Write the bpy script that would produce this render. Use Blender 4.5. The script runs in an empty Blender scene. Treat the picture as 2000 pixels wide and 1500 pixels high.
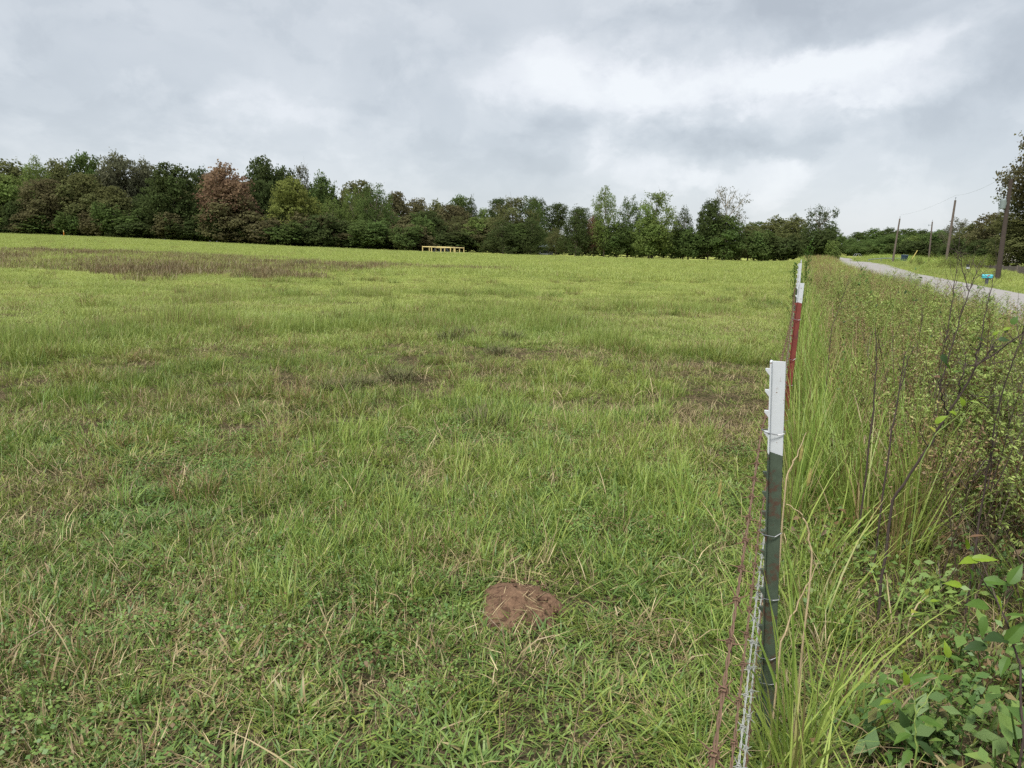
import bpy, math, random
import numpy as np
from mathutils import Matrix, Vector
R = math.radians
C = bpy.context.scene.collection
sc = bpy.context.scene

# ------------------------------------------------------------------ camera, sky, sun, exposure
CAM_H, FPX, PITCH, ROLL = 1.55, 1380.0, R(11.0), R(1.0)
cd = bpy.data.cameras.new('camera'); cam = bpy.data.objects.new('camera', cd); C.objects.link(cam)
cd.sensor_width = 36.0; cd.lens = FPX / 2000 * 36.0; cd.clip_start = 0.02; cd.clip_end = 8000
CM = Matrix.Rotation(math.pi / 2 - PITCH, 3, 'X') @ Matrix.Rotation(ROLL, 3, 'Z')
cam.matrix_world = Matrix.Translation((0, 0, CAM_H)) @ CM.to_4x4()
sc.camera = cam
CMN = np.array(CM)

def ray(px, py):                       # direction of a photo pixel (2000 x 1500)
    return CMN @ np.array([(px - 1000) / FPX, -(py - 750) / FPX, -1.0])
def at(px, py, Y):                     # the point on that pixel's sight line at distance Y
    d = ray(px, py); return d * Y / d[1] + np.array([0, 0, CAM_H])
def azel(px, py):
    d = ray(px, py); d = d / np.linalg.norm(d)
    return math.atan2(d[0], d[1]), math.asin(d[2])

sc.view_settings.view_transform = 'Standard'; sc.view_settings.look = 'None'
sc.view_settings.exposure = 1.75; sc.view_settings.gamma = 1.0; sc.view_settings.use_curve_mapping = False
sc.cycles.max_bounces = 6; sc.cycles.diffuse_bounces = 2; sc.cycles.glossy_bounces = 2
sc.cycles.transmission_bounces = 4; sc.cycles.use_denoising = False
sc.cycles.caustics_reflective = False; sc.cycles.caustics_refractive = False

SUN_EL, SUN_AZ = R(58), R(215)          # azimuth clockwise from +Y
sl = bpy.data.lights.new('sun', 'SUN'); sun = bpy.data.objects.new('sun', sl); C.objects.link(sun)
sl.energy = 1.5; sl.angle = R(13); sl.color = (1.0, 0.97, 0.9)
sdir = Vector((math.sin(SUN_AZ) * math.cos(SUN_EL), math.cos(SUN_AZ) * math.cos(SUN_EL), math.sin(SUN_EL)))
sun.rotation_euler = (-sdir).to_track_quat('-Z', 'Y').to_euler(); sun.location = (0, 0, 60)

class NT:                              # terse node-tree builder
    def __init__(s, tree): s.t = tree; s.N = tree.nodes; s.L = tree.links
    def n(s, typ, **kw):
        nd = s.N.new(typ)
        for k, v in kw.items(): setattr(nd, k, v)
        return nd
    def put(s, sock, v):
        if hasattr(v, 'is_output'): s.L.new(v, sock)
        else: sock.default_value = v
    def m(s, op, a, b=0.0, c=None, clamp=False):
        nd = s.n('ShaderNodeMath', operation=op, use_clamp=clamp); s.put(nd.inputs[0], a); s.put(nd.inputs[1], b)
        if c is not None: s.put(nd.inputs[2], c)
        return nd.outputs[0]
    def mix(s, f, a, b, blend='MIX'):
        nd = s.n('ShaderNodeMix', data_type='RGBA', blend_type=blend); s.put(nd.inputs[0], f)
        for i, v in ((6, a), (7, b)):
            s.put(nd.inputs[i], v if hasattr(v, 'is_output') else (*v, 1.0)[:4])
        return nd.outputs[2]
    def noise(s, vec, scale, detail=3.0, rough=0.5, out=0, dist=0.0):
        nd = s.n('ShaderNodeTexNoise'); nd.inputs['Scale'].default_value = scale; nd.inputs['Detail'].default_value = detail
        nd.inputs['Roughness'].default_value = rough; nd.inputs['Distortion'].default_value = dist
        if vec is not None: s.L.new(vec, nd.inputs['Vector'])
        return nd.outputs[out]
    def ss(s, v, a, b):                # smoothstep
        nd = s.n('ShaderNodeMapRange', interpolation_type='SMOOTHSTEP'); s.put(nd.inputs[0], v)
        nd.inputs[1].default_value = a; nd.inputs[2].default_value = b
        return nd.outputs[0]

w = bpy.data.worlds.new('World'); sc.world = w; w.use_nodes = True
t = NT(w.node_tree); t.N.clear()
tc = t.n('ShaderNodeTexCoord').outputs['Generated']
sep = t.n('ShaderNodeSeparateXYZ'); t.L.new(tc, sep.inputs[0])
X, Y_, Z = sep.outputs
mp = t.n('ShaderNodeMapping'); mp.inputs['Scale'].default_value = (1, 1, 1.5); t.L.new(tc, mp.inputs[0])
wv = mp.outputs[0]
warpc = t.noise(wv, 6.0, 8.0, 0.6, out=1)
wsep = t.n('ShaderNodeSeparateColor'); t.L.new(warpc, wsep.inputs[0])
az = t.m('ADD', t.m('ARCTAN2', X, Y_), t.m('MULTIPLY', t.m('SUBTRACT', wsep.outputs[0], 0.5), 0.20))
el = t.m('ADD', t.m('ARCSINE', Z), t.m('MULTIPLY', t.m('SUBTRACT', wsep.outputs[1], 0.5), 0.12))
def bump(px, py, wx, wy, rot=0.0, hard=False):     # a soft cloud patch centred on a sky direction
    a0, e0 = azel(px, py); sa, se = wx / FPX, wy / FPX
    da = t.m('SUBTRACT', az, a0); de = t.m('SUBTRACT', el, e0)
    c, s_ = math.cos(rot), math.sin(rot)
    p = t.m('MULTIPLY', t.m('ADD', t.m('MULTIPLY', da, c), t.m('MULTIPLY', de, s_)), 1 / sa)
    q = t.m('MULTIPLY', t.m('ADD', t.m('MULTIPLY', da, -s_), t.m('MULTIPLY', de, c)), 1 / se)
    r2 = t.m('ADD', t.m('MULTIPLY', p, p), t.m('MULTIPLY', q, q))
    return t.ss(r2, 1.15, 0.7) if hard else t.ss(r2, 1.6, 0.15)
n1 = t.noise(wv, 2.6, 5.0, 0.5, dist=0.35)
n2 = t.noise(wv, 7.5, 6.0, 0.55, dist=0.25)
val = t.m('ADD', 0.56, t.m('MULTIPLY', t.m('SUBTRACT', n1, 0.5), 0.45))
val = t.m('ADD', val, t.m('MULTIPLY', t.m('SUBTRACT', n2, 0.5), 0.34))
e1 = t.ss(t.noise(wv, 3.6, 8.0, 0.6, dist=0.25), 0.455, 0.55); e2 = t.ss(t.noise(wv, 8.0, 7.0, 0.6, dist=0.3), 0.46, 0.57)
val = t.m('ADD', val, t.m('MULTIPLY', t.m('SUBTRACT', e1, 0.5), 0.14)); val = t.m('ADD', val, t.m('MULTIPLY', t.m('SUBTRACT', e2, 0.5), 0.10))
for args, amp in [((1260, 150, 330, 75), 0.36), ((1650, 165, 230, 58, 0.3), 0.38), ((1120, 225, 150, 80), 0.16),
                  ((1500, 62, 340, 62, 0.04), -0.34), ((1540, 245, 130, 62), -0.27), ((1330, 255, 170, 45), -0.12), ((1930, 190, 160, 150), -0.14), ((870, 190, 210, 110), -0.13),
                  ((1060, 265, 110, 60), -0.12), ((1215, 315, 110, 58), 0.17), ((1440, 350, 110, 45), 0.17),
                  ((510, 212, 120, 42), 0.16), ((150, 190, 330, 120), -0.10), ((700, 60, 260, 60), -0.05), ((1350, 290, 130, 40), -0.12), ((1000, 40, 300, 70), -0.04),
                  ((1190, 335, 120, 70, 0, True), 0.075), ((1440, 362, 105, 45, 0, True), 0.075), ((1545, 250, 115, 55, 0, True), -0.09), ((1300, 262, 90, 30, 0, True), -0.06), ((1080, 270, 80, 60, 0, True), -0.06), ((1840, 210, 110, 90, 0, True), -0.07), ((620, 250, 150, 50, 0, True), 0.05), ((250, 120, 220, 60, 0, True), -0.04)]:
    val = t.m('ADD', val, t.m('MULTIPLY', bump(*args), amp))
hz = t.ss(Z, 0.16, 0.0)                # paler, flatter towards the horizon
val = t.m('ADD', t.m('MULTIPLY', val, t.m('SUBTRACT', 1.0, t.m('MULTIPLY', hz, 0.42))), t.m('MULTIPLY', hz, 0.26))
rp = t.n('ShaderNodeValToRGB'); t.L.new(val, rp.inputs[0])
cr = rp.color_ramp; cr.elements[0].position = 0.12; cr.elements[0].color = (0.47, 0.51, 0.555, 1)
cr.elements[1].position = 1.0; cr.elements[1].color = (0.90, 0.925, 0.945, 1)
for pos, col in ((0.40, (0.585, 0.628, 0.672)), (0.62, (0.685, 0.722, 0.76)), (0.80, (0.81, 0.835, 0.87))):
    e = cr.elements.new(pos); e.color = (*col, 1)
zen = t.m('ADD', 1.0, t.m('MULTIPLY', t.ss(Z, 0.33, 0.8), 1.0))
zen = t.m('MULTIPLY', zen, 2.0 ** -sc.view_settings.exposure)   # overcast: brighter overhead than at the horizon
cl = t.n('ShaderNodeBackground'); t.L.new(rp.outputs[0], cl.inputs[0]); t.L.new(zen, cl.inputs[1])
sky = t.n('ShaderNodeTexSky', sky_type='NISHITA'); sky.sun_disc = False; sky.sun_elevation = SUN_EL; sky.sun_rotation = SUN_AZ
skb = t.n('ShaderNodeBackground'); t.L.new(sky.outputs[0], skb.inputs[0]); skb.inputs[1].default_value = 0.08
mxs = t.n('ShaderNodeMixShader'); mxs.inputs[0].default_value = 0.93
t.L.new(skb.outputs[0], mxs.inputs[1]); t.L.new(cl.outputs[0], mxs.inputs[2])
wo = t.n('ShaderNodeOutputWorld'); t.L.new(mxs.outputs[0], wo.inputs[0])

# ------------------------------------------------------------------ terrain maths
DX, DY = math.sin(R(21.8)), math.cos(R(21.8))           # fence / road direction
def uv(x, y): return x * DX + y * DY, x * DY - y * DX
def xy(u, v): return u * DX + v * DY, u * DY - v * DX
def _h(i, j, s):
    n = (i * 374761393 + j * 668265263 + s * 974634777) & 0x7fffffff
    n = ((n ^ (n >> 13)) * 1274126177) & 0x7fffffff
    return ((n ^ (n >> 16)) & 0xffff) / 65535.0
def vnoise(x, y, s=0):
    x = np.asarray(x, float); y = np.asarray(y, float)
    i = np.floor(x).astype(np.int64); j = np.floor(y).astype(np.int64); fx = x - i; fy = y - j
    fx = fx * fx * (3 - 2 * fx); fy = fy * fy * (3 - 2 * fy)
    return (_h(i, j, s) * (1 - fx) + _h(i + 1, j, s) * fx) * (1 - fy) + (_h(i, j + 1, s) * (1 - fx) + _h(i + 1, j + 1, s) * fx) * fy
def fbm(x, y, s=0, o=4):
    a, r, k = 0.5, 0.0, 1.0
    for q in range(o): r = r + a * vnoise(np.asarray(x) * k + 17.3 * q, np.asarray(y) * k - 9.1 * q, s + q); a *= 0.5; k *= 2.03
    return r / (1 - 0.5 ** o)
def sst(v, a, b):
    q = np.clip((np.asarray(v, float) - a) / (b - a), 0, 1); return q * q * (3 - 2 * q)
FX = [-260, -93, -70, -51, -37, -17, 0, 23, 37, 51, 90]; FZ = [5.0, 2.25, 1.80, 1.15, 0.80, 0.38, 0.13, -0.15, -0.25, -0.30, -0.1]
RU = [-60, 0, 30, 60, 82, 97, 118, 140, 170, 250, 420]; RZ = [0, 0, 0.06, 0.05, 0.40, 0.40, 0.08, 0.45, 0.45, 0.5, 2.2]
def ground(x, y):
    x = np.asarray(x, float); y = np.asarray(y, float); u, v = uv(x, y)
    yy = np.clip(y, 0, 131); b = x * 130 / np.clip(np.abs(y), 6, None) * np.clip(y / 6, 0, 1)
    zf = np.interp(b, FX, FZ) * (yy / 130) ** 1.35
    zr = np.interp(u, RU, RZ)
    s = sst(v, -6, 3.0)
    road = sst(v, 2.2, 3.4) * sst(v, 9.4, 8.2)
    bump_ = (0.10 * (fbm(x * 0.3, y * 0.3, 3, 3) - 0.5) + 0.05 * (fbm(x * 1.6, y * 1.6, 5, 2) - 0.5)) * (1 - road)
    bank = 0.18 * sst(v, 11, 15) * (fbm(x * 0.1, y * 0.1, 8, 2) - 0.2) - 0.28 * sst(v, 8.1, 9.0) * sst(v, 13.5, 11)
    return zf * (1 - s) + zr * s + bump_ + bank
def gz(x, y): return float(ground(x, y))
def gnd(px, py):                       # ground point under a photo pixel
    d = ray(px, py); ts = np.geomspace(0.8, 600, 1500)
    P = np.array([0, 0, CAM_H])[None] + ts[:, None] * d[None]
    k = np.argmax(P[:, 2] < ground(P[:, 0], P[:, 1]))
    return P[k if k else -1]

# ------------------------------------------------------------------ mesh helpers
def tag(o, label=None, cat=None, group=None, kind=None):
    for k, v in (('label', label), ('category', cat), ('group', group), ('kind', kind)):
        if v: o[k] = v
    return o
def link(name, me, mat, parent=None):
    o = bpy.data.objects.new(name, me); C.objects.link(o)
    if mat is not None and not me.materials: me.materials.append(mat)
    if parent is not None: o.parent = parent
    return o
def arr_mesh(name, V, F, attrs=None, smooth=False):
    V = np.asarray(V, np.float32); F = np.asarray(F, np.int32); k = F.shape[1]
    me = bpy.data.meshes.new(name); me.vertices.add(len(V)); me.vertices.foreach_set('co', V.ravel())
    me.loops.add(F.size); me.loops.foreach_set('vertex_index', F.ravel())
    me.polygons.add(len(F)); me.polygons.foreach_set('loop_start', np.arange(0, F.size, k, dtype=np.int32))
    me.update(calc_edges=True)
    for an, (ty, dat) in (attrs or {}).items():
        a = me.attributes.new(an, ty, 'POINT')
        a.data.foreach_set({'FLOAT': 'value', 'INT': 'value', 'FLOAT_VECTOR': 'vector', 'FLOAT_COLOR': 'color'}[ty], np.ascontiguousarray(dat, dtype=np.int32 if ty == 'INT' else np.float32).ravel())
    if smooth: me.polygons.foreach_set('use_smooth', np.ones(len(F), bool))
    return me
def empty(name, loc, rz=0.0):
    o = bpy.data.objects.new(name, None); C.objects.link(o); o.location = loc; o.rotation_euler = (0, 0, rz); o.empty_display_size = 0.2
    return o
class MB:                              # collects polygons of one mesh
    def __init__(s): s.v = []; s.f = []
    def add(s, V, F):
        b = len(s.v); s.v += [tuple(map(float, p)) for p in V]; s.f += [tuple(b + i for i in q) for q in F]; return s
    def box(s, c, d, rz=0.0, M=None):
        x, y, z = d[0] / 2, d[1] / 2, d[2] / 2; cs, sn = math.cos(rz), math.sin(rz)
        V = [(a * x, b * y, e * z) for e in (-1, 1) for a, b in ((-1, -1), (1, -1), (1, 1), (-1, 1))]
        V = [(p[0] * cs - p[1] * sn + c[0], p[0] * sn + p[1] * cs + c[1], p[2] + c[2]) for p in V]
        return s.add(V, [(3, 2, 1, 0), (4, 5, 6, 7), (0, 1, 5, 4), (1, 2, 6, 5), (2, 3, 7, 6), (3, 0, 4, 7)])
    def tube(s, pts, rad, n=6, cap=True):
        pts = [np.array(p, float) for p in pts]; m = len(pts)
        if not hasattr(rad, '__len__'): rad = [rad] * m
        up = None; V = []; F = []
        for i, p in enumerate(pts):
            d = pts[min(i + 1, m - 1)] - pts[max(i - 1, 0)]; d = d / (np.linalg.norm(d) + 1e-9)
            if up is None: up = np.array([1.0, 0, 0]) if abs(d[0]) < 0.8 else np.array([0, 1.0, 0])
            a = np.cross(d, up); a /= np.linalg.norm(a) + 1e-9; b = np.cross(d, a); up = -np.cross(d, a) if False else np.cross(a, d)
            for k in range(n):
                th = 2 * math.pi * k / n; V.append(p + rad[i] * (math.cos(th) * a + math.sin(th) * b))
        for i in range(m - 1):
            for k in range(n): F.append((i * n + k, i * n + (k + 1) % n, (i + 1) * n + (k + 1) % n, (i + 1) * n + k))
        if cap: F += [tuple(reversed(range(n))), tuple((m - 1) * n + k for k in range(n))]
        return s.add(V, F)
    def build(s, name, mat, parent=None, smooth=False):
        me = bpy.data.meshes.new(name); me.from_pydata(s.v, [], s.f); me.update()
        if smooth: me.polygons.foreach_set('use_smooth', np.ones(len(me.polygons), bool))
        return link(name, me, mat, parent)

# ------------------------------------------------------------------ materials
def newmat(name):
    m = bpy.data.materials.new(name); m.use_nodes = True; q = NT(m.node_tree); q.N.clear()
    out = q.n('ShaderNodeOutputMaterial'); return m, q, out
def attr(q, name, typ='GEOMETRY', out='Fac'):
    nd = q.n('ShaderNodeAttribute', attribute_type=typ, attribute_name=name); return nd.outputs[out]
def leafy(q, out, col, trans=0.3, gloss=0.06, rough=0.5):
    d = q.n('ShaderNodeBsdfDiffuse'); q.put(d.inputs[0], col)
    tr = q.n('ShaderNodeBsdfTranslucent'); q.put(tr.inputs[0], col)
    mx = q.n('ShaderNodeMixShader'); mx.inputs[0].default_value = trans
    q.L.new(d.outputs[0], mx.inputs[1]); q.L.new(tr.outputs[0], mx.inputs[2]); sh = mx.outputs[0]
    if gloss:
        g = q.n('ShaderNodeBsdfGlossy'); g.inputs[0].default_value = (0.9, 0.95, 1, 1); g.inputs['Roughness'].default_value = rough
        m2 = q.n('ShaderNodeMixShader'); m2.inputs[0].default_value = gloss
        q.L.new(sh, m2.inputs[1]); q.L.new(g.outputs[0], m2.inputs[2]); sh = m2.outputs[0]
    q.L.new(sh, out.inputs[0])
def grass_mat(name, A, B, D, trans=0.35, spread=0.9):
    m, q, out = newmat(name)
    tn = q.n('ShaderNodeSeparateColor'); q.L.new(attr(q, 'tint', out='Color'), tn.inputs[0])
    hue = attr(q, 'hue', 'INSTANCER'); dry = attr(q, 'dry', 'INSTANCER')
    h = q.m('ADD', hue, q.m('MULTIPLY', q.m('SUBTRACT', tn.outputs[0], 0.5), spread), clamp=True)
    c = q.mix(h, A, B)
    fd = q.m('MULTIPLY', q.m('SUBTRACT', dry, tn.outputs[1]), 5.0, clamp=True)
    dcol = q.mix(tn.outputs[2], D, tuple(x * f for x, f in zip(D, (0.5, 0.42, 0.36))))
    c = q.mix(fd, c, dcol)
    leafy(q, out, c, trans, 0.02, 0.5); return m
def simple(name, col, rough=0.6, metal=0.0, var=0.25, scale=20.0, col2=None, thr=(0.55, 0.7), bump_=0.0, spec=0.4):
    m, q, out = newmat(name)
    p = q.n('ShaderNodeBsdfPrincipled'); q.L.new(p.outputs[0], out.inputs[0])
    co = q.n('ShaderNodeTexCoord').outputs['Object']
    n = q.noise(co, scale, 5.0, 0.6)
    c = q.mix(n, tuple(x * (1 - var) for x in col), tuple(x * (1 + var) for x in col))
    if col2:
        n3 = q.noise(co, scale * 0.6, 6.0, 0.65); c = q.mix(q.ss(n3, *thr), c, col2)
    q.put(p.inputs['Base Color'], c); p.inputs['Roughness'].default_value = rough; p.inputs['Metallic'].default_value = metal
    p.inputs['Specular IOR Level'].default_value = spec
    if bump_:
        b = q.n('ShaderNodeBump'); b.inputs['Strength'].default_value = bump_; b.inputs['Distance'].default_value = 0.02
        q.L.new(n, b.inputs['Height']); q.L.new(b.outputs[0], p.inputs['Normal'])
    return m

GREEN, YEL, STRAW = (0.105, 0.165, 0.028), (0.29, 0.335, 0.068), (0.43, 0.345, 0.18)
M_turf = grass_mat('turf', GREEN, YEL, STRAW)
M_far = grass_mat('pasture', (0.21, 0.28, 0.062), (0.375, 0.42, 0.11), (0.40, 0.32, 0.17), trans=0.4, spread=0.5)
M_tall = grass_mat('tall_grass', (0.15, 0.24, 0.04), (0.33, 0.40, 0.09), (0.42, 0.32, 0.17))
M_blue = grass_mat('crabgrass', (0.10, 0.175, 0.038), (0.225, 0.30, 0.068), STRAW)
M_straw = grass_mat('thatch', (0.17, 0.125, 0.07), (0.46, 0.37, 0.20), (0.16, 0.11, 0.07), trans=0.1)
M_brown = grass_mat('brown_seed', (0.15, 0.115, 0.062), (0.24, 0.20, 0.085), (0.20, 0.13, 0.07), trans=0.2, spread=0.5)
M_seed = grass_mat('seed_grass', (0.23, 0.17, 0.075), (0.34, 0.31, 0.11), (0.32, 0.22, 0.13), trans=0.2)
M_herb = grass_mat('herb', (0.08, 0.15, 0.035), (0.18, 0.26, 0.06), (0.22, 0.15, 0.07), trans=0.3)

def ground_mat():
    m, q, out = newmat('pasture_soil')
    p = q.n('ShaderNodeBsdfDiffuse'); q.L.new(p.outputs[0], out.inputs[0])
    co = q.n('ShaderNodeTexCoord').outputs['Object']
    a = q.noise(co, 0.35, 6.0, 0.6); b = q.noise(co, 9.0, 6.0, 0.65); d = q.noise(co, 60.0, 3.0, 0.6)
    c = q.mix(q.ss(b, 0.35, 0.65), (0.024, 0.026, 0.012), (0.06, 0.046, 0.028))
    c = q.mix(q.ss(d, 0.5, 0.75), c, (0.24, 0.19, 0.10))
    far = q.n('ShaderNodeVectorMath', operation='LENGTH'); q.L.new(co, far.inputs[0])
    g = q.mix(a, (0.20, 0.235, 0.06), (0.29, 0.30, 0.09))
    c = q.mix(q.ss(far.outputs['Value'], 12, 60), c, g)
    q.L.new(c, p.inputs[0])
    bp = q.n('ShaderNodeBump'); bp.inputs['Strength'].default_value = 0.6; bp.inputs['Distance'].default_value = 0.03
    q.L.new(b, bp.inputs['Height']); q.L.new(bp.outputs[0], p.inputs['Normal'])
    return m

# ------------------------------------------------------------------ ground and road
rs = np.concatenate([[0.0], np.geomspace(0.3, 700, 190), [1000, 1600, 2600, 4200]])
na = 420; th = np.linspace(0, 2 * math.pi, na, endpoint=False)
gx = rs[:, None] * np.sin(th)[None]; gy = rs[:, None] * np.cos(th)[None]
gzz = ground(gx, gy); _, gv = uv(gx, gy)
gzz = gzz - 0.10 * sst(gv, 3.75, 4.3) * sst(gv, 7.85, 7.3)
V = np.stack([gx, gy, gzz], -1).reshape(-1, 3)
i, j = np.meshgrid(np.arange(len(rs) - 1), np.arange(na), indexing='ij'); j2 = (j + 1) % na
F = np.stack([i * na + j, i * na + j2, (i + 1) * na + j2, (i + 1) * na + j], -1).reshape(-1, 4)[:, ::-1]
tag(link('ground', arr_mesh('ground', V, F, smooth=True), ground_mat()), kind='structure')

def road_mat():
    m, q, out = newmat('chip_seal')
    p = q.n('ShaderNodeBsdfPrincipled'); q.L.new(p.outputs[0], out.inputs[0]); p.inputs['Roughness'].default_value = 0.9
    co = q.n('ShaderNodeTexCoord').outputs['Object']
    a = q.noise(co, 0.5, 5.0, 0.6); b = q.noise(co, 45.0, 3.0, 0.7)
    c = q.mix(a, (0.18, 0.166, 0.153), (0.26, 0.243, 0.226)); c = q.mix(q.ss(b, 0.55, 0.75), c, (0.11, 0.105, 0.10))
    q.put(p.inputs['Base Color'], c); return m
ru = np.concatenate([np.arange(-40, 60, 1.0), np.arange(60, 420, 3.0)]); rv = np.linspace(3.6, 8.0, 9)
U, W_ = np.meshgrid(ru, rv, indexing='ij'); wob = 0.12 * (fbm(U * 0.3, W_ * 0 + 3.3, 2, 3) - 0.5)
W2 = W_ + np.where((W_ == rv[0]) | (W_ == rv[-1]), wob, 0)
rx, ry = xy(U, W2); rz_ = np.interp(U, RU, RZ) + 0.05 + 0.05 * (1 - ((W_ - 5.8) / 2.2) ** 2)
i, j = np.meshgrid(np.arange(len(ru) - 1), np.arange(8), indexing='ij')
F = np.stack([i * 9 + j, i * 9 + j + 1, (i + 1) * 9 + j + 1, (i + 1) * 9 + j], -1).reshape(-1, 4)
tag(link('road', arr_mesh('road', np.stack([rx, ry, rz_], -1).reshape(-1, 3), F, smooth=True), road_mat()), kind='structure')

# ------------------------------------------------------------------ blade meshes and scattering
def blades(rng, n, Rr, L, W, lean, curl, segs=3, out_bias=0.6, twist=0.4, lvar=0.35, base=None):
    r = Rr * np.sqrt(rng.random(n)); a = rng.random(n) * 2 * np.pi
    bx, by = r * np.cos(a), r * np.sin(a); bz = np.zeros(n)
    if base is not None: bx, by, bz = base.T
    az_ = np.where(rng.random(n) < out_bias, a + rng.normal(0, 0.7, n), rng.random(n) * 2 * np.pi)
    l = L * (1 + rng.uniform(-lvar, lvar, n)); th0 = np.abs(rng.normal(0, lean, n)); cu = curl * rng.uniform(0.3, 1.6, n)
    tw = az_ + np.pi / 2 + rng.normal(0, twist, n)
    P = np.stack([bx, by, bz - 0.01], -1); pts = []; ws = []
    for k in range(segs + 1):
        tt = k / segs; pts.append(P.copy()); ws.append(W * (0.75 + 0.5 * tt if tt < 0.4 else max(0.06, 1.0 - ((tt - 0.4) / 0.6) ** 1.6)))
        ang = np.clip(th0 + cu * tt, 0, 2.6); dl = l / segs
        P = P + np.stack([np.sin(ang) * np.cos(az_) * dl, np.sin(ang) * np.sin(az_) * dl, np.cos(ang) * dl], -1)
    pts = np.stack(pts, 1); wv_ = W * 0 + np.array(ws)[None, :, None] * (0.7 + 0.6 * rng.random(n))[:, None, None] / 2
    side = np.stack([np.cos(tw), np.sin(tw), rng.normal(0, 0.15, n)], -1)[:, None, :]
    Vv = np.stack([pts - side * wv_, pts + side * wv_], 2).reshape(-1, 3)
    Vv[:, 2] = np.maximum(Vv[:, 2], -0.012)
    m = segs + 1; b = np.arange(n)[:, None] * m * 2 + np.arange(segs)[None] * 2
    Ff = np.stack([b, b + 1, b + 3, b + 2], -1).reshape(-1, 4)
    tint = np.repeat(np.stack([rng.random(n), rng.random(n), rng.random(n), np.ones(n)], -1), m * 2, 0)
    return Vv, Ff, tint
def leaves(rng, P, Nrm, size, asp=0.5, tint=None):       # little folded leaf faces at P
    n = len(P); a = rng.normal(size=(n, 3)); a -= (a * Nrm).sum(1, keepdims=True) * Nrm; a /= np.linalg.norm(a, axis=1, keepdims=True) + 1e-9
    b = np.cross(Nrm, a); s = (size * rng.uniform(0.6, 1.35, n))[:, None]
    V_ = np.stack([P - a * s * 0.5, P + b * s * asp * 0.5 + Nrm * s * 0.12, P + a * s * 0.5, P - b * s * asp * 0.5 + Nrm * s * 0.12], 1).reshape(-1, 3)
    F_ = (np.arange(n)[:, None] * 4 + np.arange(4)[None])
    if tint is None: tint = rng.random((n, 3))
    return V_, F_, np.repeat(np.concatenate([tint, np.ones((n, 1))], 1), 4, 0)
def merge(parts):
    Vs, Fs, Ts, o = [], [], [], 0
    for v_, f_, t_ in parts: Vs.append(v_); Fs.append(f_ + o); Ts.append(t_); o += len(v_)
    return np.concatenate(Vs), np.concatenate(Fs), np.concatenate(Ts)
def proto(name, parts, mat):           # a source mesh for a scatter (not placed in the scene itself)
    v_, f_, t_ = merge(parts); me = arr_mesh(name, v_, f_, {'tint': ('FLOAT_COLOR', t_)}); me.materials.append(mat)
    return bpy.data.objects.new(name, me)
def scatter(name, protos, P, rot, scl, hue, dry, idx=None, rng=None):
    n = len(P); idx = (rng or np.random.default_rng(1)).integers(0, len(protos), n) if idx is None else idx
    me = bpy.data.meshes.new(name); me.vertices.add(n); me.vertices.foreach_set('co', np.asarray(P, np.float32).ravel())
    for an, ty, d in (('rot', 'FLOAT_VECTOR', rot), ('scl', 'FLOAT_VECTOR', scl), ('hue', 'FLOAT', hue), ('dry', 'FLOAT', dry), ('pick', 'INT', idx)):
        a = me.attributes.new(an, ty, 'POINT'); a.data.foreach_set('vector' if ty == 'FLOAT_VECTOR' else 'value', np.ascontiguousarray(d, dtype=np.int32 if ty == 'INT' else np.float32).ravel())
    o = bpy.data.objects.new(name, me); C.objects.link(o); o['kind'] = 'stuff'
    g = bpy.data.node_groups.new(name, 'GeometryNodeTree')
    g.interface.new_socket('Geometry', in_out='INPUT', socket_type='NodeSocketGeometry'); g.interface.new_socket('Geometry', in_out='OUTPUT', socket_type='NodeSocketGeometry')
    q = NT(g); gi = q.n('NodeGroupInput'); go = q.n('NodeGroupOutput'); io = q.n('GeometryNodeInstanceOnPoints'); jn = q.n('GeometryNodeJoinGeometry')
    for pr in protos:
        oi = q.n('GeometryNodeObjectInfo'); oi.inputs['Object'].default_value = pr; oi.inputs['As Instance'].default_value = False
        gt = q.n('GeometryNodeGeometryToInstance'); q.L.new(oi.outputs['Geometry'], gt.inputs[0]); q.L.new(gt.outputs[0], jn.inputs[0])
    def na_(nm, ty): nd = q.n('GeometryNodeInputNamedAttribute', data_type=ty); nd.inputs['Name'].default_value = nm; return nd.outputs['Attribute']
    er = q.n('FunctionNodeEulerToRotation'); q.L.new(na_('rot', 'FLOAT_VECTOR'), er.inputs[0])
    q.L.new(gi.outputs[0], io.inputs['Points']); q.L.new(jn.outputs[0], io.inputs['Instance']); io.inputs['Pick Instance'].default_value = True
    q.L.new(na_('pick', 'INT'), io.inputs['Instance Index']); q.L.new(er.outputs[0], io.inputs['Rotation']); q.L.new(na_('scl', 'FLOAT_VECTOR'), io.inputs['Scale'])
    q.L.new(io.outputs[0], go.inputs[0])
    md = o.modifiers.new('scatter', 'NODES'); md.node_group = g
    return o
def wedge(rng, r0, r1, dens, half=R(50), mid=0.0):       # random ground points ahead of the viewer
    n = int(half * (r1 ** 2 - r0 ** 2) * dens); r = np.sqrt(rng.uniform(r0 ** 2, r1 ** 2, n)); a = rng.uniform(mid - half, mid + half, n)
    return r * np.sin(a), r * np.cos(a), r
def inpoly(x, y, poly):
    c = np.zeros(np.shape(x), bool); n = len(poly)
    for k in range(n):
        x1, y1 = poly[k][:2]; x2, y2 = poly[(k + 1) % n][:2]
        with np.errstate(divide='ignore', invalid='ignore'):
            c ^= ((y1 > y) != (y2 > y)) & (x < (x2 - x1) * (y - y1) / (y2 - y1 + 1e-12) + x1)
    return c
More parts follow.
